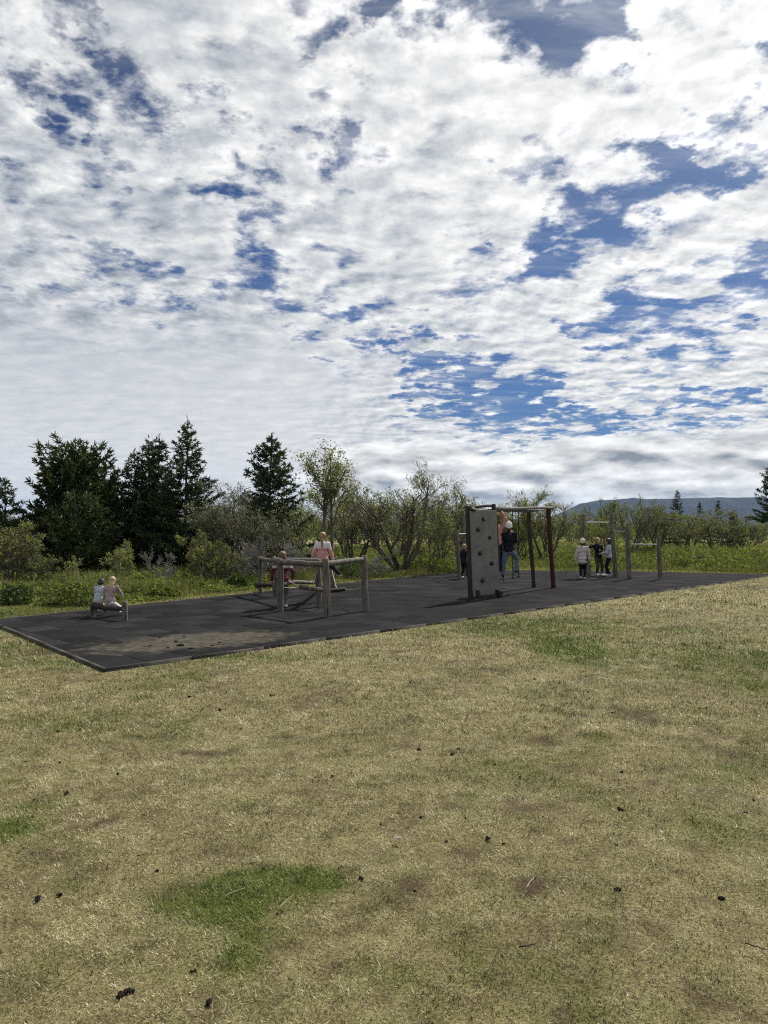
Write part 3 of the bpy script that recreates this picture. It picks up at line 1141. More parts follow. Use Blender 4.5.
spruce('tallest spruce, its pointed dark crown rising above all other trees', 186, 423, 50, 27, 106, gap=.25, dens=1.1, prof=1.08)
spruce('dark spruce standing alone left of the tall forked willow', 271, 437, 42, 27, 107, gap=.23, dens=1.1, prof=.8)
spruce('small spruce poking above the willows right of the high bars', 676, 492, 11, 62, 108, gap=.3)
spruce('thin small spruce tip right of the small spruce above the willows', 700, 503, 6, 72, 109, gap=.34)
spruce('small dark spruce second from the right edge tree', 718, 502, 7, 68, 110, gap=.3)
spruce('low dark spruce clump in front of the small spruces on the right', 734, 514, 10, 60, 113, gap=.25, prof=.6)
spruce('conifer cut off by the right edge, branches reaching in over bare trunk', 775, 466, 24, 44, 111, gap=.30, crown0=.38, bare=.1, prof=.55)


def willow(label, px, top, half, d, seed, mat=None, bark=None, name='willow_tree', group='willows behind the playground', **kw):
    return tree(name, label, px, d, willow_meshes(seed, Hof(top, d), half / FPX * d, **kw), bark or M_BARK, mat or M_WILLOW, 'tree', group)


willow('tall forked willow with dark crooked trunks behind the girl on the log rail', 328, 441, 42, 22.5, 241, stems=2, leaves=5200, leaf=.085, tilt=.24, low=.5, thick=1.7)
willow('fan shaped many stemmed willow between log frame and climbing wall', 402, 466, 50, 26.5, 202, stems=9, leaves=5400, leaf=.075, tilt=.55, low=.35)
willow('thin upright willow just behind the tall forked willow', 356, 470, 24, 28, 203, stems=5, leaves=2850, leaf=.075, tilt=.2, low=.4)
willow('willow left of the climbing wall with open crown against clouds', 470, 480, 30, 27, 204, stems=5, leaves=3600, leaf=.08, tilt=.35)
willow('slim willow between fan shaped willow and climbing wall', 442, 488, 26, 29, 205, stems=5, leaves=2850, leaf=.075, tilt=.3)
willow('silvery grey willow bush right of the tallest spruce', 232, 480, 32, 25, 206, mat=M_GREY, stems=8, leaves=7800, leaf=.06, tilt=.35, low=.15)
willow('silvery willow reaching down beside the lone dark spruce', 250, 505, 26, 23.5, 207, mat=M_GREY, stems=7, leaves=2800, leaf=.06, tilt=.45, low=.2)
willow('willow seen through the monkey bars beside the red brown post', 545, 486, 36, 34, 208, stems=6, leaves=4500, leaf=.08, tilt=.4)
willow('low willow behind the hanging children', 512, 500, 30, 33, 209, mat=M_BRIGHT, stems=6, leaves=5850, leaf=.08, tilt=.4)
willow('bright green willow behind the girl in the pale jacket', 588, 508, 26, 40, 210, mat=M_BRIGHT, stems=6, leaves=3900, leaf=.08, tilt=.4)
willow('pale feathery willow rising above the tallest high bar', 606, 497, 18, 43, 211, mat=M_BRIGHT, stems=4, leaves=2550, leaf=.09, tilt=.22)
willow('round yellow green willow right of the lowest bar', 655, 503, 34, 48, 212, mat=M_BRIGHT, stems=7, leaves=5700, leaf=.08, tilt=.45, low=.25)
willow('willow with tall loose twigs behind the two taller bars', 634, 494, 22, 45, 213, stems=5, leaves=2700, leaf=.085, tilt=.3)
willow('spreading yellow green willow with bare lower stems in right half of the weeds', 712, 508, 32, 53, 214, mat=M_BRIGHT, stems=6, leaves=4500, leaf=.08, tilt=.5, low=.42)
willow('yellowish bush under the sparse spruce at the left edge', 12, 522, 26, 20.5, 215, mat=M_BRIGHT, stems=7, leaves=3600, leaf=.06, tilt=.4, low=.15)
willow('olive bush right of the yellowish bush at the left edge', 38, 540, 20, 21, 216, stems=7, leaves=2600, leaf=.06, tilt=.45, low=.12)
willow('light green sapling cluster behind the blond child on the low beam', 118, 540, 20, 19.5, 217, mat=M_BRIGHT, stems=5, leaves=2550, leaf=.06, tilt=.35, low=.3, bark=M_PALEBARK)
willow('thin pale stemmed sapling left of the children on the low beam', 74, 560, 9, 18.5, 218, mat=M_BRIGHT, stems=3, leaves=500, leaf=.055, tilt=.2, low=.4, bark=M_PALEBARK, levels=2)
willow('young willow in front of the tallest spruce', 203, 528, 24, 19.5, 219, mat=M_BRIGHT, stems=5, leaves=3150, leaf=.06, tilt=.4, low=.25)
willow('small bush between young willow and silvery willow bush', 222, 548, 20, 20, 220, stems=6, leaves=1900, leaf=.06, tilt=.5, low=.15)
willow('willow filling the gap behind the small child at the log post', 288, 500, 34, 24, 221, mat=M_GREY, stems=7, leaves=2600, leaf=.06, tilt=.5, low=.2)
willow('sparse willow left of the sunlit weeds at the right edge', 745, 520, 24, 50, 222, stems=6, leaves=3000, leaf=.08, tilt=.45)
willow('leaning dark stemmed willow close to the end of the climbing wall', 430, 505, 22, 25, 223, stems=4, leaves=1950, leaf=.07, tilt=.5)
willow('leafy willow behind the low bar post', 690, 512, 22, 57, 224, mat=M_BRIGHT, stems=6, leaves=3450, leaf=.08, tilt=.4)
for i, (px, top, half, d, s) in enumerate([(160, 545, 18, 19.5, 231), (282, 535, 30, 20.5, 232), (238, 540, 24, 21, 233), (355, 545, 24, 23, 234)]):
    willow(['bare pale twigged shrub standing before the twin spruces', 'tangle of bare grey branches behind the small child at the log post',
            'bare grey shrub below the silvery willow bush', 'bare leaning branches right of the girl on the log rail'][i],
           px, top, half, d, s, bark=M_PALEBARK, mat=M_GREY, name='bare_shrub', group='bare shrubs behind the playground', stems=5, leaves=160, leaf=.05, tilt=.75, low=.2, levels=3, thick=.8)

# rows farther back: a few crowns, copied and turned
row = [willow_meshes(300 + i, 3.6, 1.35, stems=6, leaves=3000, leaf=.105, tilt=.4, low=.2) for i in range(4)]
k = 0
for (d, step, jit) in [(36, 52, 14), (75, 22, 8)]:
    px = -10 + rng.uniform(0, 20)
    while px < 790:
        top = np.interp(px, [0, 200, 330, 420, 520, 600, 768], [505, 497, 494, 497, 510, 516, 517]) + rng.uniform(-6, 9)
        if px > 540 and d < 60:
            break
        tree('willow_tree', 'loose olive willow in the rows behind the front trees', px, d + rng.uniform(-2.5, 2.5), row[k % 4], M_BARK, [M_WILLOW, M_GREY, M_BRIGHT][k % 3],
             'tree', 'willows in the back rows', scale=Hof(top, d) / 3.6)
        k += 1
        px += step + rng.uniform(-jit, jit)

# low bushes at the edge of the weeds
for (px, py, w, h, lab) in [(72, 607, 22, 22, 'rounded green bush left of the low beam with two children'), (12, 606, 16, 18, 'dark green bush at the left edge of the view by the mat corner'),
                            (237, 589, 12, 12, 'small dark bush on the grass right of the young willow'), (160, 598, 16, 10, 'flat bush in the grass right of the low beam'),
                            (195, 592, 14, 9, 'flat bush below the young willow'), (348, 580, 16, 16, 'dark leafy bush behind the right half of the log frame'),
                            (428, 573, 22, 13, 'leafy bush at the foot of the fan shaped willow'), (262, 590, 8, 9, 'tiny bush by the leftmost log post'),
                            (702, 566, 10, 9, 'dark green bush in the weeds right of the lowest bar'), (645, 567, 12, 8, 'green bush in the weeds behind the lowest bar'),
                            (742, 567, 18, 11, 'green bush in the weeds near the right edge')]:
    c = gp(px, py)
    wd, hg = w / FPX * c[1], h / FPX * c[1]
    n = 900
    th = rng.uniform(0, 6.28, n)
    cz = rng.uniform(0.02, 1, n)
    rr = np.sqrt(1 - (cz * .95) ** 2) * rng.uniform(.55, 1.12, n)
    lump = .75 + .5 * fbm(np.cos(th) * 2 + 5 + px, np.sin(th) * 2 + cz * 2, 61, 2)
    P = np.stack([np.cos(th) * rr * wd * lump, np.sin(th) * rr * wd * lump, cz * hg * lump], -1)
    V, F = leaf_quads(P, rng.uniform(.05, .10, n), up=.6)
    o = thing('low_bush', lab, 'bush', (c[0], c[1] + wd * .6, float(height(c[0:1], c[1:2])[0])), 0, 'low bushes in the weeds')
    link('foliage', np_mesh('bush_leaves', V, F, {'rnd': np.repeat(np.clip(rng.normal(.5, .25, n), 0, 1), 4)}), M_DARKBUSH if 'dark' in lab else M_WEED, o)
    bb = Buf()
    for q in range(7):
        a = rng.uniform(0, 6.28)
        bb.tube(wander((0, 0, -.03), (math.cos(a) * .7, math.sin(a) * .7, 1), hg * .9, 3, .15, 0, rng), [.010, .008, .006, .004], 4, False)
    link('stem', bb.mesh('stem'), M_BARK, o)


def build_far_wood():
    n = 60000
    d = rng.uniform(85, 300, n)
    a = rng.uniform(-.66, .66, n)
    x = d * np.tan(a)
    lump = fbm(x * .16, d * .10, 500, 4, .6)
    keep = lump > .36
    x, d, lump = x[keep], d[keep], lump[keep]
    n = len(x)
    z = rng.uniform(0, 1, n) ** .6 * (.6 + 4.6 * np.clip(lump - .34, 0, .4)) * (d / 90) ** .35
    V, F = leaf_quads(np.stack([x, d, z], -1), rng.uniform(.3, .6, n) * (d / 100) ** .6, up=.5, asp=.7)
    me = np_mesh('distant_woodland', V, F, {'rnd': np.repeat(np.clip(lump + rng.normal(0, .16, n), 0, 1), 4)})
    link('distant_woodland', me, M_DARKBUSH, kind='stuff', label='distant low woodland on the plain before the hills', category='woodland')


build_far_wood()


def build_hill():
    pxs = np.arange(-200, 1100, 6.0)
    ts = np.linspace(0, 1, 46)
    V = []
    top = np.interp(pxs, [-200, 200, 330, 400, 450, 490, 535, 560, 580, 600, 622, 700, 768, 900, 1100], [522, 521, 519, 517, 514, 516, 519, 512, 503, 499, 497.5, 496, 496, 498, 506])
    for i, px in enumerate(pxs):
        for t in ts:
            d = 3900 + 2300 * t
            x = (px - 384) / FPX * d
            hmax = (HOR - top[i]) / FPX * 4700 - 10
            s = sstep(0, .36, np.array([t]))[0]
            q = fbm(np.array([x * .004]), np.array([d * .004]), 700, 4)[0]
            z = hmax * (s * (.8 + .4 * (q if s < .98 else .5))) + (q - .5) * 22 * s * (1 - sstep(.3, .4, np.array([t]))[0] * .8)
            if t > .8:
                z *= 1 - (t - .8) * 2
            V.append((x, d, z - 2 if t == 0 else z))
    n, k = len(pxs), len(ts)
    i = np.arange(n - 1)[:, None] * k
    j = np.arange(k - 1)[None, :]
    F = np.stack([i + j, i + k + j, i + k + j + 1, i + j + 1], -1).reshape(-1, 4)
    m, nt = material('heath_hillside')
    geo = nt.n('ShaderNodeNewGeometry').outputs['Position']
    f = nt.noise(geo, .006, 7, .65)
    principled(nt, nt.ramp(f, [(.35, (.008, .011, .013)), (.55, (.017, .020, .021)), (.75, (.042, .042, .036))]), .95, .05)
    link('hill', np_mesh('hill', V, F, None, True), m, kind='structure')


build_hill()


def build_haze():
    b = Buf()
    b.box((0, 2500, 148), (14400, 11400, 304))
    o = link('haze', b.mesh('haze', False), None, kind='stuff')
    m = bpy.data.materials.new('pale_air')
    m.use_nodes = True
    nt = NT(m.node_tree)
    v = nt.n('ShaderNodeVolumePrincipled')
    v.inputs['Color'].default_value = (.38, .60, 1.0, 1)
    v.inputs['Density'].default_value = .000048
    out = nt.n('ShaderNodeOutputMaterial')
    nt.t.links.new(v.outputs[0], out.inputs['Volume'])
    o.data.materials.append(m)
    o.display_type = 'WIRE'


build_haze()


# ------------------------------------------------------------------ playground equipment
def log(parent, name, p0, p1, r, mat, sides=14, wob=.012, taper=.95):
    p0, p1 = np.asarray(p0, float), np.asarray(p1, float)
    b = Buf()
    n = 9
    ts = np.linspace(0, 1, n)
    pts = p0[None] + (p1 - p0)[None] * ts[:, None]
    pts += np.sin(ts * math.pi)[:, None] * rng.normal(size=3) * wob + np.sin(ts * 2 * math.pi)[:, None] * rng.normal(size=3) * wob * .5
    rad = r * np.interp(ts, [0, 1], [1, taper]) * (1 + rng.normal(size=n) * .03)
    d = (p1 - p0) / np.linalg.norm(p1 - p0)
    # chamfered ends
    pts = np.vstack([pts[0], pts[0] + d * r * .15, pts[1:-1], pts[-1] - d * r * .15, pts[-1]])
    rad = np.concatenate([[rad[0] * .86], [rad[0]], rad[1:-1], [rad[-1]], [rad[-1] * .86]])
    inv = parent.matrix_world.inverted() if parent else Matrix()
    b.tube(pts, rad, sides)
    me = b.mesh(name, True)
    me.transform(inv)
    o = link(name, me, mat, parent)
    return o


def cable(parent, name, pts, r, mat, sides=6):
    b = Buf()
    b.tube(np.asarray(pts), r, sides)
    me = b.mesh(name, True)
    me.transform(parent.matrix_world.inverted())
    return link(name, me, mat, parent)


def base_thing(name, label, cat, c, group=None):
    o = thing(name, label, cat, (c[0], c[1], MAT_Z), 0, group)
    bpy.context.view_layer.update()
    return o


def foot(px, py):
    return gp(px, py, MAT_Z)


def post_pts(px, py, tpx, tpy):
    f = foot(px, py)
    t = at(tpx, tpy, f[1])
    return f - np.array([0, 0, .1]), t


# low beam on which two children sit
bl, bl_t = post_pts(93.2, 617, 93, 602)
br, br_t = post_pts(125.2, 620.5, 124.6, 601)
o = base_thing('balance_beam', 'low balance beam on two short posts, carrying two seated children', 'balance beam', (bl + br) / 2)
log(o, 'post', bl, bl_t, .047, M_LOG, wob=.003)
log(o, 'post', br, br_t, .047, M_LOG, wob=.003)
ba, bb_ = bl.copy(), br.copy()
ba[2] = bb_[2] = .215
log(o, 'beam', ba, bb_, .040, M_DARKLOG)

# log frame
P1, P1t = post_pts(281, 611.5, 279, 558.5)
P2, P2t = post_pts(327, 617.5, 325.4, 558.5)
P3, P3t = post_pts(366, 611, 364.3, 555.6)
P4, P4t = post_pts(319.5, 607, 317.5, 559.5)
P5, P5t = post_pts(261.5, 594, 259.5, 556)
P6, P6t = post_pts(333, 591, 331.5, 563)
P7, P7t = post_pts(275.5, 597, 273.5, 556.5)
o = base_thing('log_climbing_frame', 'weathered grey log frame with top rails and hanging logs, a girl sits on it', 'climbing frame', P4)
for a, b_, r in ((P1, P1t, .060), (P2, P2t, .060), (P3, P3t, .058), (P4, P4t, .056), (P5, P5t, .052), (P6, P6t, .054), (P7, P7t, .054)):
    log(o, 'post', a, b_, r, M_LOG)


def below(p, dz):
    return np.array([p[0], p[1], p[2] - dz])


log(o, 'rail', below(P1t, .07), below(P2t, .09), .050, M_LOG, wob=.012)
log(o, 'rail', below(P2t, .09), below(P3t, .07), .050, M_LOG, wob=.012)
log(o, 'rail', below(P7t, .07), below(P4t, .02), .048, M_BEAM, wob=.012)
log(o, 'rail', below(P5t, .07), below(P7t, .10), .046, M_LOG, wob=.012)
log(o, 'rail', below(P4t, .10), below(P6t, .05), .048, M_LOG, wob=.02)
log(o, 'low_rail', at(256.5, 585, P5[1]), at(275, 585.5, P7[1]), .045, M_DARKLOG)
log(o, 'low_rail', at(287, 583, P7[1] - .4), at(318, 581.5, P6[1] - .6), .042, M_LOG)
la, lb_ = at(300, 586.5, 14.0), at(323, 590.5, 13.6)
lc_, ld_ = at(324, 591.5, 14.3), at(344.5, 589, 14.6)
log(o, 'hanging_log', la, lb_, .042, M_LOG, wob=.004)
log(o, 'hanging_log', lc_, ld_, .042, M_DARKLOG, wob=.004)
top14 = P1t + (P2t - P1t) * .35
top23 = P2t + (P3t - P2t) * .30


def sag(a, b, s, n=9):
    t = np.linspace(0, 1, n)
    p = np.asarray(a)[None] * (1 - t)[:, None] + np.asarray(b)[None] * t[:, None]
    p[:, 2] -= s * 4 * t * (1 - t)
    return p


for a, b_, s in ((below(P4t, .10), la + (0.25, .0, .05), .06), (below(P7t, .1), la, .1), (below(P4t, .1), lc_ + (.1, 0, .05), .03), (below(P6t, .1), lc_ + (.25, 0, .05), .05),
                 (ld_, below(P3t, .55), .04), (lb_, lc_ + (.05, 0, 0), .1), (below(P1t, .5), la, .03)):
    cable(o, 'rope', sag(a, b_, s), .009, M_CHAIN)

# climbing wall with monkey bars
A, At = post_pts(471.2, 600, 467.6, 506)
G_, Gt = post_pts(497.5, 597.5, 493.5, 504)
C_, Ct = post_pts(534, 587.5, 528.8, 509)
D_, Dt = post_pts(553.6, 588, 548.3, 507)
o = base_thing('climbing_wall_frame', 'monkey bar frame with grey climbing wall panel at its near end', 'climbing frame', (A + D_) / 2)
log(o, 'post', A, At, .055, M_DARKLOG)
log(o, 'post', C_, Ct, .055, M_DARKLOG)
log(o, 'post', D_, Dt, .060, M_REDLOG).__setitem__('label', 'red brown post')
log(o, 'post', G_ + (.0, .02, 0), Gt, .050, M_DARKLOG)
log(o, 'beam', below(Gt, .09), below(Dt, .02) + (.12, .06, 0), .036, M_BEAM)
log(o, 'beam', below(At, .09), below(Ct, .03), .036, M_LOG)
for t in np.linspace(.12, .92, 8):
    log(o, 'rung', below(At, .09) + (Ct - At) * t, below(Gt, .09) + (Dt - Gt) * t, .016, M_DARKBAR, 10, 0)
log(o, 'cross_beam', below(At, .04) + (.03, -.01, 0), below(Gt, .04) - (.03, .01, 0), .030, M_DARKLOG)


def build_panel(o):
    dA, dG = A[1] - .075, G_[1] - .075
    tl, tr = at(470.2, 510.5, dA), at(496.6, 510.5, dG)
    bl_, br_ = at(473.2, 590.8, dA), at(499.6, 590.0, dG)
    n = np.cross(tr - tl, bl_ - tl)
    n /= np.linalg.norm(n)
    if n[1] > 0:
        n = -n
    th = .028
    Vf = [tl, tr, br_, bl_]
    V = [v + n * 0 for v in Vf] + [v - n * th for v in Vf]
    me = bpy.data.meshes.new('panel')
    me.from_pydata([tuple(v) for v in V], [], [[0, 3, 2, 1], [4, 5, 6, 7], [0, 1, 5, 4], [1, 2, 6, 5], [2, 3, 7, 6], [3, 0, 4, 7]])
    me.update()
    me.transform(o.matrix_world.inverted())
    p = link('wall_panel', me, M_PANEL, o)
    bv = p.modifiers.new('edge', 'BEVEL')
    bv.width = .006
    bv.segments = 2
    ux = (tr - tl) / np.linalg.norm(tr - tl)
    uz = (tl - bl_) / np.linalg.norm(tl - bl_)
    for (hx, hy) in [(222, 160), (186, 230), (262, 284), (198, 388), (278, 455), (215, 570), (187, 652), (153, 96)]:
        px, py = 450 + hx / 6.678, 495 + hy / 6.678
        r = ray(px, py)
        c = np.array([0, 0, EYE])
        c = c + r * (np.dot(tl - c, n) / np.dot(r, n))
        b = Buf()
        k = 1 + .2 * rng.normal()
        Mx = np.stack([ux, -n, uz], 1)
        b.ellipsoid((0, 0, 0), (.052 * k, .042, .040), Mx)
        b.ellipsoid(n * .022 - uz * .014, (.040 * k, .034, .034), Mx)
        b.ellipsoid(ux * .02 + uz * .02, (.030, .030, .026), Mx)
        me = b.mesh('hold')
        me.transform(Matrix.Translation(Vector(tuple(c))))
        me.transform(o.matrix_world.inverted())
        h = link('climbing_hold', me, M_HOLD, p)
    for (px, py, dd) in ((477.5, 593.5, dA), (500.5, 594, dG)):
        b = Buf()
        c = at(px, py, dd + .02)
        b.box((c[0], c[1], c[2]), (.075, .07, .14))
        me = b.mesh('foot_block', False)
        me.transform(o.matrix_world.inverted())
        f = link('foot_block', me, M_DARKLOG, o)
        q = f.modifiers.new('edge', 'BEVEL')
        q.width = .008
        q.segments = 2


build_panel(o)


def rope_ladder(o, t0, t1, zb, rungs):
    """two ropes hung from the far beam with wooden rungs"""
    a0, a1 = below(At, .09) + (Ct - At) * t0, below(At, .09) + (Ct - At) * t1
    b0, b1 = a0.copy(), a1.copy()
    b0[2] = b1[2] = zb
    cable(o, 'rope', sag(a0, b0, 0), .011, M_ROPE)
    cable(o, 'rope', sag(a1, b1, 0), .011, M_ROPE)
    for z in rungs:
        p, q = b0.copy(), b1.copy()
        p[2] = q[2] = z
        e = (q - p) / np.linalg.norm(q - p)
        log(o, 'rung', p - e * .03, q + e * .03, .015, M_DARKLOG, 8, 0)


rope_ladder(o, .42, .535, .30, (.36, .72, 1.08, 1.44))
rope_ladder(o, .695, .80, .30, (.36, .72, 1.08, 1.44))
LADDER = below(At, .09) + (Ct - At) * .48

# bar station behind the climbing wall
E_, Et = post_pts(459.2, 580, 457.0, 530)
F_, Ft = post_pts(466.8, 575.5, 462.6, 511)
o = base_thing('bar_station', 'two grey posts with a bar, half hidden behind the left side of the climbing wall', 'exercise bars', (E_ + F_) / 2)
log(o, 'post', E_, Et, .058, M_LOG)
log(o, 'post', F_, Ft, .062, M_LOG)
q = F_.copy()
q[2] = Et[2] - .12
log(o, 'bar', below(Et, .12), q, .019, M_STEEL, 10, 0)
# high bars
H1, H1t = post_pts(589, 577, 583.5, 514)
H2, H2t = post_pts(616.3, 577, 611.5, 513)
H3, H3t = post_pts(630, 579, 627.5, 526)
H4, H4t = post_pts(660.5, 579.6, 659, 537)
o = base_thing('high_bars', 'four grey posts of falling height joined by three steel bars', 'exercise bars', H2)
log(o, 'post', H1, H1t, .068, M_LOG, wob=.04)
log(o, 'post', H2, H2t, .075, M_LOG, wob=.035)
log(o, 'post', H3, H3t, .070, M_LOG, wob=.02)
log(o, 'post', H4, H4t, .066, M_LOG, wob=.02)


def on_post(a, t, z):
    f = (z - a[2]) / (t[2] - a[2])
    return a + (t - a) * f


for (a, at_, b_, bt_, py) in ((H1, H1t, H2, H2t, 522.5), (H2, H2t, H3, H3t, 531.5), (H3, H3t, H4, H4t, 544.5)):
    z = at(600, py, (a[1] + b_[1]) / 2)[2]
    log(o, 'bar', on_post(a, at_, z), on_post(b_, bt_, z), .019, M_STEEL, 10, 0)
S_, St = post_pts(515.2, 577.5, 514.6, 565.5)
tmp = base_thing('stepping_post', 'short pale post standing on the mat below the hanging children', 'post', S_)
log(tmp, 'post_body', S_, St, .055, M_BEAM)


# ------------------------------------------------------------------ children
def bake(buf, name, voxel, mat, parent, smooth=6, eyes=None, crease=0.0):
    me = buf.mesh(name)
    t = bpy.data.objects.new('tmp', me)
    COL.objects.link(t)
    r = t.modifiers.new('r', 'REMESH')
    r.mode = 'VOXEL'
    r.voxel_size = voxel
    s = t.modifiers.new('s', 'SMOOTH')
    s.factor = .5
    s.iterations = smooth
    bpy.context.view_layer.update()
    dg = bpy.context.evaluated_depsgraph_get()
    nm = bpy.data.meshes.new_from_object(t.evaluated_get(dg))
    nm.name = name
    bpy.data.objects.remove(t)
    bpy.data.meshes.remove(me)
    nm.materials.clear()
    nm.polygons.foreach_set('use_smooth', np.ones(len(nm.polygons), dtype=bool))
    if crease:
        n = len(nm.vertices)
        co = np.zeros(n * 3, dtype=np.float32)
        no = np.zeros(n * 3, dtype=np.float32)
        nm.vertices.foreach_get('co', co)
        nm.vertices.foreach_get('normal', no)
        co, no = co.reshape(-1, 3), no.reshape(-1, 3)
        sd = int(rng.integers(0, 9999))
        f = fbm(co[:, 0] * 9 + co[:, 1] * 13, co[:, 2] * 15 + co[:, 1] * 5, sd, 3, .6) - .42
        co = co + no * (f * 2 * crease)[:, None]
        nm.vertices.foreach_set('co', co.ravel().astype(np.float32))
        nm.update()
    o = link(name, nm, mat, parent)
    if eyes:
        for q in eyes[1]:
            nm.materials.append(q)
        n = len(nm.polygons)
        c = np.zeros(n * 3, dtype=np.float32)
        nm.polygons.foreach_get('center', c)
        c = c.reshape(-1, 3)
        mi = np.zeros(n, dtype=np.int32)
        for (p, rr, k) in eyes[0]:
            mi[np.linalg.norm(c - np.asarray(p), axis=1) < rr] = k
        nm.polygons.foreach_set('material_index', mi)
    return o


def cloth(name, c, c2=None, zsplit=None, bands=None):
    m, nt = material(name)
    tc = nt.n('ShaderNodeTexCoord').outputs['Object']
    n = nt.noise(tc, 9, 5, .6)
    col = nt.ramp(n, [(.3, tuple(x * .82 for x in c)), (.7, tuple(min(.9, x * 1.12) for x in c))])
    if c2 is not None:
        z = nt.m('ADD', nt.sep(tc)[2], nt.m('MULTIPLY', nt.m('SUBTRACT', nt.noise(tc, 40, 2), .5), .03))
        f = nt.mr(z, zsplit - .015, zsplit + .015)
        col = nt.mix(f, tuple(c2) + (1,), col)
        for (z0, z1, cb) in bands or ():
            inb = nt.m('MULTIPLY', nt.m('GREATER_THAN', z, z0), nt.m('LESS_THAN', z, z1))
            col = nt.mix(inb, col, tuple(cb) + (1,))
    principled(nt, col, .9, .15, nt.noise(tc, 28, 4, .6), .012, .5)
    return m


M_SKIN = plain('skin', (.52, .34, .26), .55, .3, .06, 8)
M_EYE = plain('dark_eye', (.03, .025, .02), .3, .5)
M_LIP = plain('lip', (.42, .20, .18), .5, .3)
M_BLOND = plain('blond_hair', (.27, .195, .10), .6, .3, .55, 45)
M_ASH = plain('dark_blond_hair', (.115, .078, .043), .6, .3, .5, 45)
M_BROWN = plain('dark_brown_hair', (.022, .016, .013), .55, .4, .3, 30)
M_WHITE = cloth('white_cloth', (.70, .70, .70))
M_SHOEW = cloth('white_shoe', (.66, .66, .66))
M_SHOED = cloth('dark_shoe', (.025, .025, .03))


def ik(a, t, l1, l2, bend):
    a, t, bend = np.asarray(a, float), np.asarray(t, float), np.asarray(bend, float)
    d = t - a
    D = np.linalg.norm(d)
    u = d / D
    L = min(max(D, abs(l1 - l2) + 1e-3), (l1 + l2) * .999)
    ca = (l1 * l1 + L * L - l2 * l2) / (2 * l1 * L)
    sa = math.sqrt(max(0, 1 - ca * ca))
    n = bend - u * np.dot(bend, u)
    n /= np.linalg.norm(n) + 1e-9
    return a + u * l1 * ca + n * l1 * sa, a + u * L


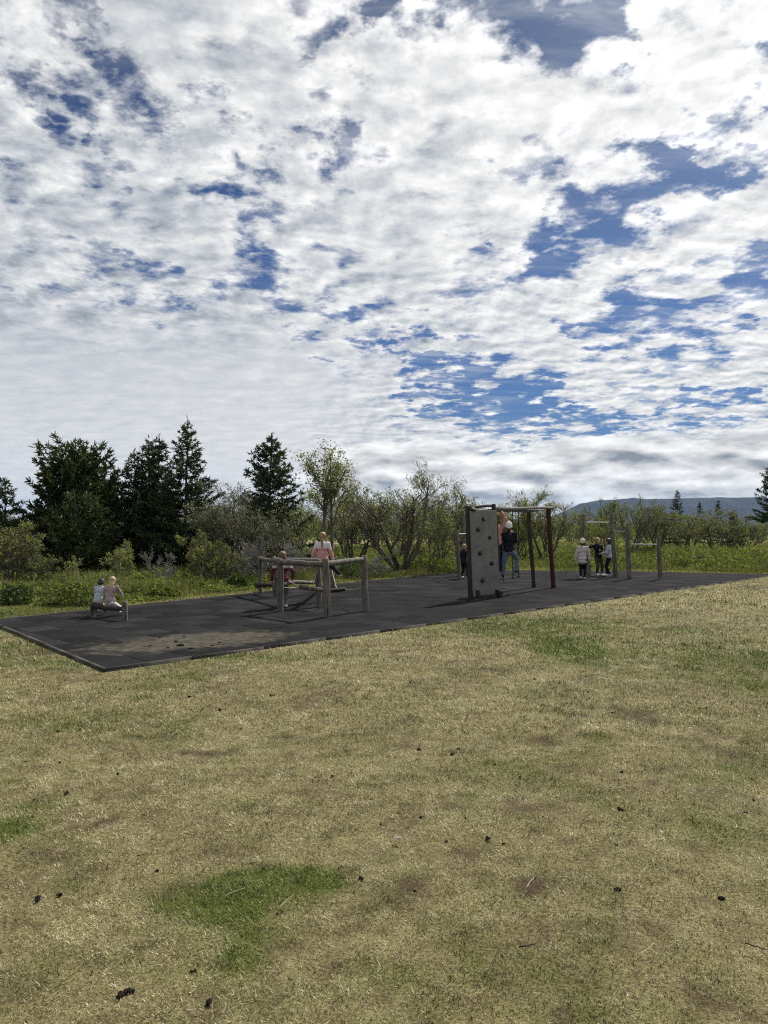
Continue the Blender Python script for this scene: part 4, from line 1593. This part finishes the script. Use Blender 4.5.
def child(label, loc, rotz, h, pelvis, lean, hands, feet, top, topmat, legmat, shoemat, hair='short', hairmat=M_ASH, hat=None, knee=((0, 1, 0), (0, 1, 0)), elbow=((-.6, -.8, -.2), (.6, -.8, -.2)),
          head=(0, 0), topname='jacket', hem=0.0, toe=(0, 1, 0), scale_top=1.06):
    o = thing('person', label, 'person', loc, rotz, 'children on the playground')
    P = np.array(pelvis, float)
    spine = np.array([lean[0], lean[1], 1.0])
    spine /= np.linalg.norm(spine)
    rx = np.array([1.0, 0, 0])
    rx -= spine * np.dot(rx, spine)
    rx /= np.linalg.norm(rx)
    fy = np.cross(spine, rx)
    T = np.stack([rx, fy, spine], 1)
    loc_ = lambda x, y, z: P + T @ np.array([x * h, y * h, z * h])
    chest = loc_(0, .0, .24)
    neck = loc_(0, -.005, .345)
    hyaw, hnod = head
    hd = loc_(0, .012, .435)
    ca, sa = math.cos(hyaw), math.sin(hyaw)
    Hm = T @ np.array([[ca, -sa, 0], [sa, ca, 0], [0, 0, 1]]) @ np.array([[1, 0, 0], [0, math.cos(hnod), -math.sin(hnod)], [0, math.sin(hnod), math.cos(hnod)]])
    hl = lambda x, y, z: hd + Hm @ np.array([x * h, y * h, z * h])
    sh = [loc_(-.105, 0, .30), loc_(.105, 0, .30)]
    hip = [P + T @ np.array([-.052 * h, 0, -.01 * h]), P + T @ np.array([.052 * h, 0, -.01 * h])]
    el, wr, kn, an = [], [], [], []
    for s in (0, 1):
        e, w = ik(sh[s], hands[s], .165 * h, .150 * h, elbow[s])
        el.append(e)
        wr.append(w)
        k, a = ik(hip[s], feet[s], .235 * h, .215 * h, knee[s])
        kn.append(k)
        an.append(a)
    toe = np.array(toe, float)
    b = Buf()
    # torso, neck, head
    b.ellipsoid(P, (.083 * h, .062 * h, .070 * h), T)
    b.ellipsoid(loc_(0, 0, .11), (.074 * h, .055 * h, .10 * h), T)
    b.ellipsoid(chest, (.092 * h, .062 * h, .105 * h), T)
    b.capsule(sh[0], sh[1], .032 * h, .032 * h)
    b.capsule(neck - spine * .05 * h, hd - spine * .03 * h, .030 * h, .027 * h)
    b.ellipsoid(hl(0, -.006, .018), (.060 * h, .073 * h, .066 * h), Hm)
    b.ellipsoid(hl(0, .020, -.026), (.045 * h, .050 * h, .052 * h), Hm)
    b.capsule(hl(0, .066, .004), hl(0, .078, -.014), .006 * h, .0095 * h, 8)
    for s in (-1, 1):
        b.ellipsoid(hl(s * .060, -.004, -.006), (.009 * h, .014 * h, .021 * h), Hm, 6, 8)
        b.ellipsoid(hl(s * .023, .062, .004), (.011 * h, .008 * h, .008 * h), Hm, 6, 8)
    b.ellipsoid(hl(0, .066, -.036), (.017 * h, .009 * h, .008 * h), Hm, 6, 8)
    for s in (0, 1):
        sg = -1 if s == 0 else 1
        b.capsule(sh[s], el[s], .030 * h, .024 * h)
        b.capsule(el[s], wr[s], .025 * h, .016 * h)
        b.capsule(hip[s], kn[s], .054 * h, .037 * h)
        b.capsule(kn[s], an[s], .038 * h, .024 * h)
        b.capsule(an[s] - (0, 0, .012 * h), an[s] + toe * .085 * h - (0, 0, .022 * h), .022 * h, .018 * h)
        # hand: palm, four fingers, thumb
        fd = wr[s] - el[s]
        fd /= np.linalg.norm(fd)
        side = np.cross(fd, np.array([0, 1.0, .3]))
        side /= np.linalg.norm(side)
        pn = np.cross(side, fd)
        Mh = np.stack([side, pn, fd], 1)
        pc = wr[s] + fd * .032 * h
        b.ellipsoid(pc, (.024 * h, .012 * h, .032 * h), Mh, 8, 10)
        for q, (off, ln) in enumerate(((-.017, .036), (-.006, .042), (.006, .040), (.016, .031))):
            k0 = pc + side * off * h + fd * .022 * h
            k1 = k0 + (fd * .85 + pn * .45) * ln * .55 * h
            k2 = k1 + (fd * .35 + pn * .95) * ln * .5 * h
            b.capsule(k0, k1, .0062 * h, .0058 * h, 6)
            b.capsule(k1, k2, .0058 * h, .005 * h, 6)
        t0 = pc - side * sg * .018 * h - fd * .012 * h
        t1 = t0 + (-side * sg * .75 + fd * .6) * .026 * h
        b.capsule(t0, t1, .0078 * h, .007 * h, 6)
        b.capsule(t1, t1 + (fd * .8 + pn * .4) * .022 * h, .007 * h, .0058 * h, 6)
    eyes = [(hl(-.023, .070, .004), .009 * h, 1), (hl(.023, .070, .004), .009 * h, 1), (hl(0, .074, -.036), .013 * h, 2)]
    bake(b, 'body', .0058, M_SKIN, o, 3, (eyes, (M_EYE, M_LIP)))
    # top with sleeves
    c = Buf()
    k = scale_top
    g = .014
    c.ellipsoid(loc_(0, 0, .02 - hem), (.103 * h * k, .080 * h * k, .070 * h), T)
    c.ellipsoid(loc_(0, 0, .035), (.100 * h * k, .079 * h * k, .085 * h), T)
    c.ellipsoid(loc_(0, 0, .12), (.090 * h * k, .068 * h * k, .11 * h), T)
    c.ellipsoid(chest, (.104 * h * k, .074 * h * k, .108 * h), T)
    c.capsule(sh[0], sh[1], .042 * h, .042 * h)
    c.capsule(neck - spine * .06 * h, neck - spine * .004 * h, .042 * h, .036 * h)
    for s in (0, 1):
        c.capsule(sh[s], el[s], .040 * h * k, .034 * h * k)
        fd = wr[s] - el[s]
        c.capsule(el[s], el[s] + fd * .90, .034 * h * k, .026 * h * k)
    bake(c, topname, .0085, topmat, o, 3, crease=.016)
    # trousers
    c = Buf()
    c.ellipsoid(P - spine * .005 * h, (.090 * h, .069 * h, .068 * h), T)
    for s in (0, 1):
        c.capsule(hip[s], kn[s], .060 * h, .044 * h)
        c.capsule(kn[s], kn[s] + (an[s] - kn[s]) * .93, .045 * h, .034 * h)
    bake(c, 'trousers', .0085, legmat, o, 3, crease=.011)
    for s in (0, 1):
        c = Buf()
        q = an[s]
        c.capsule(q - (0, 0, .014 * h), q + toe * .035 * h - (0, 0, .016 * h), .030 * h, .029 * h)
        c.capsule(q + toe * .03 * h - (0, 0, .018 * h), q + toe * .095 * h - (0, 0, .024 * h), .029 * h, .024 * h)
        c.capsule(q, q + (kn[s] - q) * .10, .028 * h, .030 * h)
        bake(c, 'shoe', .007, shoemat, o, 3)
    # hair, hat
    c = Buf()
    kh = .88 if hat is not None else 1.0
    c.ellipsoid(hl(0, -.018, .024 if hat is None else .012), (.071 * h * kh, .080 * h * kh, .072 * h * kh), Hm)
    if hair == 'short':
        c.ellipsoid(hl(0, -.036, -.018), (.066 * h, .056 * h, .058 * h), Hm)
    elif hair == 'long':
        c.ellipsoid(hl(0, -.040, -.020), (.062 * h, .048 * h, .085 * h), Hm)
        c.ellipsoid(hl(0, -.066, -.110), (.066 * h, .034 * h, .10 * h), Hm)
    elif hair == 'tail':
        c.ellipsoid(hl(0, -.035, -.005), (.058 * h, .048 * h, .045 * h), Hm)
        c.capsule(hl(0, -.085, .0), hl(0, -.095, -.07), .024 * h, .026 * h)
        c.capsule(hl(0, -.095, -.07), hl(0.004, -.088, -.20), .026 * h, .012 * h)
    elif hair == 'bob':
        c.ellipsoid(hl(0, -.030, -.018), (.070 * h, .060 * h, .062 * h), Hm)
    bake(c, 'hair', .007, hairmat, o, 2, crease=.008)
    if hat is not None:
        c = Buf()
        c.ellipsoid(hl(0, -.014, .036), (.071 * h, .083 * h, .068 * h), Hm)
        c.ellipsoid(hl(0, -.016, .012), (.075 * h, .086 * h, .024 * h), Hm)
        c.ellipsoid(hl(0, -.02, .108), (.018 * h, .018 * h, .016 * h), Hm)
        c.ellipsoid(hl(0, -.050, .005), (.062 * h, .052 * h, .050 * h), Hm)
        bake(c, 'hat', .007, hat, o, 2, crease=.007)
    return o


def wx(px, d):
    return (px - 384) / FPX * d


def place(px, d, z=MAT_Z):
    return (wx(px, d), d, z)


# two on the low beam (facing away)
h = .75
child('small child with dark hair in a pale blue grey top on the low beam', place(98.6, 12.62), .12, h, (0, 0, .258), (.10, .30), ((-.06, .24, .33), (.08, .26, .33)), ((-.09, .30, .05), (.05, .33, .05)),
      1, cloth('pale_blue_grey_cloth', (.40, .44, .50)), cloth('pale_trouser', (.42, .40, .36)), M_SHOED, 'bob', M_BROWN, head=(-.2, -.30))
h = .81
child('child with long light blond hair in a pinkish jacket on the low beam', place(110.6, 12.55), -.10, h, (0, 0, .258), (.02, .20), ((-.08, .26, .32), (.10, .26, .32)), ((.02, .34, .05), (.13, .30, .05)),
      1, cloth('dusty_pink_cloth', (.36, .26, .27)), M_WHITE, M_SHOEW, 'long', plain('light_blond_hair', (.42, .33, .19), .6, .3, .5, 45), head=(.1, -.05))
# girl on the log rail
sx = wx(325.5, 15.2)
rl = below(P4t, .10) + (below(P6t, .05) - below(P4t, .10)) * .30
seat = float(rl[2] + .048)
M_KNIT = cloth('pink_white_knit', (.66, .64, .64), (.56, .27, .26), seat + .30, ((seat + .06, seat + .085, (.62, .58, .57)), (seat + .12, seat + .135, (.50, .16, .17))))
child('girl with a blond braid in a white and pink sweater sitting on the log rail', (float(rl[0]), float(rl[1]), 0), -.05, 1.10, (0, 0, seat + .05), (.0, .02), ((-.23, -.02, seat + .02), (.23, -.02, seat + .02)),
      ((-.16, .22, seat - .40), (.33, .30, seat - .26)), 1, M_KNIT, cloth('charcoal_trouser', (.035, .036, .04)), M_SHOEW, 'tail', plain('honey_blond_hair', (.27, .18, .085), .6, .3, .55, 45),
      topname='sweater', knee=((-.5, 1, .2), (.6, 1, .3)), elbow=((-1, -.3, 0), (1, -.3, 0)), hem=.02)
# small child behind the front left post
child('small child in a dark red and white jacket standing behind the log post', place(282.5, 14.05), .1, 1.08, (0, 0, .50), (0, .04), ((-.20, .05, .52), (.19, .08, .55)), ((-.06, 0, .05), (.07, .02, .05)),
      1, cloth('dark_red_white_cloth', (.085, .020, .030), (.10, .024, .034), .66, ((.44, .49, (.50, .47, .47)), (.60, .64, (.17, .08, .095)), (.75, .80, (.40, .34, .35)))), cloth('grey_trouser', (.11, .11, .115)), M_SHOEW, 'short', plain('ginger_blond_hair', (.15, .088, .045), .6, .3, .55, 45), hem=.03)
# two on the rope ladder
lx, ly = float(LADDER[0]), float(LADDER[1])
child('child in a salmon pink top hanging by raised arms beside the climbing wall', (wx(496.5, 17.1), 17.1, 0), -.25, 1.30, (0, 0, 1.17), (0.0, .02), ((-.02, .06, 1.93), (.10, .06, 1.93)), ((-.05, .10, .62), (.08, .12, .56)),
      1, cloth('salmon_pink_cloth', (.56, .27, .25)), cloth('navy_trouser', (.018, .022, .04)), M_SHOED, 'short', M_ASH, topname='sweater', elbow=((-.6, -.5, 0), (.9, -.3, -.4)))
child('child in a white hat, navy jacket and jeans standing on the rope ladder', (wx(508.6, ly - .16), ly - .16, 0), -.1, 1.26, (0, 0, 1.02), (0.0, .05), ((-.10, .20, 1.36), (.10, .20, 1.40)), ((-.13, .14, .46), (.19, .16, .56)),
      1, cloth('navy_cloth', (.012, .013, .022)), cloth('blue_jeans', (.12, .165, .24)), M_SHOED, 'short', M_ASH, hat=M_WHITE, knee=((-.6, 1, 0), (.7, 1, 0)), elbow=((-.35, -.3, -1), (.35, -.3, -1)))
# child by the bar station
child('blond child in dark clothes leaning by the posts left of the climbing wall', place(463.3, 22.6), -.9, 1.04, (0, 0, .50), (.05, .02), ((-.14, .10, .52), (.20, .16, .62)), ((-.06, -.04, .05), (.08, .10, .05)),
      1, cloth('black_cloth', (.014, .014, .018)), cloth('black_trouser', (.013, .013, .016)), M_SHOEW, 'bob', M_BLOND, hem=.03)
# three by the high bars
child('girl in a long pale pink grey jacket with light cap left of the high bars', place(582.3, 22.4), -.35, 1.20, (0, 0, .575), (0, .01), ((-.20, .02, .56), (.20, .10, .58)), ((-.05, 0, .05), (.06, .03, .05)),
      1, cloth('pale_pink_grey_cloth', (.52, .46, .45)), cloth('black_legging', (.012, .012, .014)), M_SHOEW, 'bob', M_BROWN, hat=cloth('cream_hat', (.60, .54, .42)), hem=.07, scale_top=1.12)
child('blond boy in a black sweater facing us with one arm on the post', place(598.2, 24.0), math.pi + .15, 1.22, (0, 0, .585), (.05, 0), ((.02, .16, .80), (.42, .02, .92)), ((-.09, .05, .05), (.05, -.02, .05)),
      1, cloth('black_navy_sweater', (.014, .015, .022)), cloth('dark_olive_trouser', (.055, .056, .046)), M_SHOEW, 'short', M_BLOND, topname='sweater', head=(.3, -.1))
child('child with dark curly hair in a pale blue top right of the black sweater boy', place(608.8, 23.8), 1.1, 1.20, (0, 0, .575), (.0, .04), ((-.12, .20, .72), (.16, .14, .66)), ((-.08, -.02, .05), (.06, .06, .05)),
      1, cloth('pale_blue_cloth', (.36, .42, .50)), cloth('black_sport_trouser', (.012, .012, .015)), M_SHOEW, 'bob', M_BROWN, topname='sweater')


# ------------------------------------------------------------------ small things on the ground
M_CLOD = plain('dark_earth_clod', (.018, .014, .011), .95, .1, .4, 60)
M_TWIG = plain('pale_dry_twig', (.42, .37, .28), .9, .1, .3, 30)
M_DTWIG = plain('dark_twig', (.05, .038, .028), .9, .1, .3, 30)
M_SCRAP = plain('torn_rubber', (.020, .020, .022), .85, .2, .4, 40)
M_LITTER = plain('pale_litter', (.34, .34, .34), .8, .2, .1, 40)


def lump_mesh(seed, r):
    gr = np.random.default_rng(seed)
    b = Buf()
    for q in range(5):
        c = gr.normal(size=3) * r * .42
        c[2] = abs(c[2]) * .6
        b.ellipsoid(c, r * gr.uniform(.45, .75, 3), None, 8, 10)
    me = b.mesh('clod')
    n = len(me.vertices)
    V = np.zeros(n * 3, dtype=np.float32)
    me.vertices.foreach_get('co', V)
    V = V.reshape(-1, 3) + gr.normal(size=(n, 3)) * r * .07
    me.vertices.foreach_set('co', V.astype(np.float32).ravel())
    return me


clods = [lump_mesh(900 + i, .020) for i in range(5)]
spots = [(419, 750, 1.1, 'dark clod upper left of the pair near the middle of the lawn'), (453, 756, 1.0, 'dark clod lower right of the pair near the middle of the lawn'), (520, 778, .9, None), (487, 842, 1.15, None),
         (620, 810, 1.1, None), (618, 892, 1.1, None), (722, 900, 1.0, None), (360, 882, 1.0, 'dark clod just off the right tip of the big green patch'), (66, 796, 1.25, 'large dark clod left of the lawn on dry grass'),
         (272, 697, 1.2, None), (220, 711, 1.0, None), (189, 698, 1.0, None), (37, 900, 1.45, 'largest dark clod above the bottom left corner'), (60, 896, 1.0, None), (121, 997, 1.35, 'dark heap of earth at the bottom left'), (130, 993, 1.2, None),
         (208, 1004, 1.2, None), (192, 972, .8, None), (446, 845, .7, None), (421, 820, .7, None), (495, 766, .7, None), (612, 713, .8, None), (754, 801, .8, None), (622, 773, .8, None), (535, 680, .9, None), (607, 679, .9, None), (589, 700, .7, None),
         (540, 683, .7, None), (332, 777, .9, None), (60, 764, .7, None), (157, 872, .8, None), (118, 776, .8, None), (341, 870, .7, None), (504, 846, .6, None), (617, 846, .6, None), (647, 624, .9, None), (654, 656, .9, None), (376, 624, .8, None), (120, 690, .8, None)]
for q in range(30):
    spots.append((rng.uniform(20, 760), 640 + 330 * rng.uniform(0, 1) ** 1.5, rng.uniform(.35, .8), None))
for i, (px, py, s, lab) in enumerate(spots):
    c = gp(px, py)
    z = float(height(c[0:1], c[1:2])[0])
    s *= .58 * (c[1] / 5.0) ** .30
    o = link('earth_clod', clods[i % 5], M_CLOD)
    o.location = (c[0], c[1], z + .010 * s)
    o.rotation_euler = (0, 0, rng.uniform(0, 6))
    o.scale = (s * 1.2, s, s * .75)
    o['label'] = lab or 'small dark earth clod lying on the dry lawn'
    o['category'] = 'clod'
    o['group'] = 'earth clods on the lawn'
for (x0, y0, x1, y1, r, mt, lab) in [(224, 903, 245, 897, .0035, M_TWIG, 'pale dry stalk on the big green patch'), (277, 917, 294, 904, .003, M_TWIG, 'thin pale stalk at the right side of the big green patch'),
                                     (526, 893, 534, 885, .005, M_TWIG, 'short pale twig below the centre of the lawn'), (519, 953, 536, 951, .007, M_DTWIG, 'dark twig on the lower middle of the lawn'),
                                     (137, 863, 152, 861, .005, M_DTWIG, 'dark twig above the big green patch'), (728, 815, 755, 820, .003, M_TWIG, 'long pale stalk near the right edge of the lawn'),
                                     (170, 740, 180, 735, .004, M_TWIG, 'pale stalk on the upper left of the lawn'), (640, 962, 655, 950, .003, M_TWIG, 'bent pale stalk at lower right of the lawn'), (745, 950, 768, 958, .006, M_DTWIG, 'dark twig by the right edge near the bottom')]:
    a, b_ = gp(x0, y0), gp(x1, y1)
    a[2] = height(a[0:1], a[1:2])[0] + .03
    b_[2] = height(b_[0:1], b_[1:2])[0] + .034
    bf = Buf()
    m = np.linspace(0, 1, 6)
    pts = a[None] * (1 - m)[:, None] + b_[None] * m[:, None]
    pts[1:-1] += rng.normal(size=(4, 3)) * np.linalg.norm(b_ - a) * .018
    pts -= a
    bf.tube(pts, np.linspace(r, r * .5, 6) * .45, 6)
    o = link('twig', bf.mesh('twig'), mt)
    o.location = tuple(a)
    o['label'] = lab
    o['category'] = 'twig'
    o['group'] = 'twigs on the lawn'
c = gp(396, 846)
bf = Buf()
bf.tube(np.array([[0, 0, 0], [.03, .005, .008], [.06, 0, .002]]), np.array([.006, .016, .006]), 8)
bf.ellipsoid((.02, .02, 0), (.025, .014, .006))
o = link('paper_scrap', bf.mesh('paper_scrap'), M_LITTER)
o.scale = (.5, .5, .4)
o.location = (c[0], c[1], .03 + float(height(c[0:1], c[1:2])[0]))
o['label'] = 'small crumpled pale paper scrap in the middle of the lawn'
o['category'] = 'litter'
# torn bits of the rubber surface on the worn patch
scr = []
for i in range(4):
    gr = np.random.default_rng(40 + i)
    n = 7
    th = np.sort(gr.uniform(0, 6.283, n))
    rr = gr.uniform(.5, 1.0, n) * .07
    sh_ = bpy.data.meshes.new('scrap')
    V = [(math.cos(t) * r, math.sin(t) * r * .7, .022 + gr.uniform(0, .02)) for t, r in zip(th, rr)] + [(math.cos(t) * r * 1.1, math.sin(t) * r * .75, -.004) for t, r in zip(th, rr)]
    sh_.from_pydata(V, [], [list(range(n))] + [[q, n + q, n + (q + 1) % n, (q + 1) % n] for q in range(n)])
    sh_.update()
    scr.append(sh_)
for i, (px, py, s) in enumerate([(180, 646, 1.6), (176, 642, 1.2), (190, 649, 1.0), (168, 648, .9), (212, 646, .8), (160, 638, .8), (184, 637, .9), (219, 643, .7), (150, 646, .7)]):
    c = gp(px, py, MAT_Z)
    o = link('rubber_scrap', scr[i % 4], M_SCRAP)
    o.location = (c[0], c[1], MAT_Z + .003)
    o.rotation_euler = (rng.uniform(-.1, .1), rng.uniform(-.1, .1), rng.uniform(0, 6))
    o.scale = (s * .55, s * .40, s * .4)
    o['label'] = 'large torn black scrap on the worn patch of the mat' if i == 0 else 'torn black rubber scrap on the worn patch of the mat'
    o['category'] = 'scrap'
    o['group'] = 'rubber scraps on the mat'
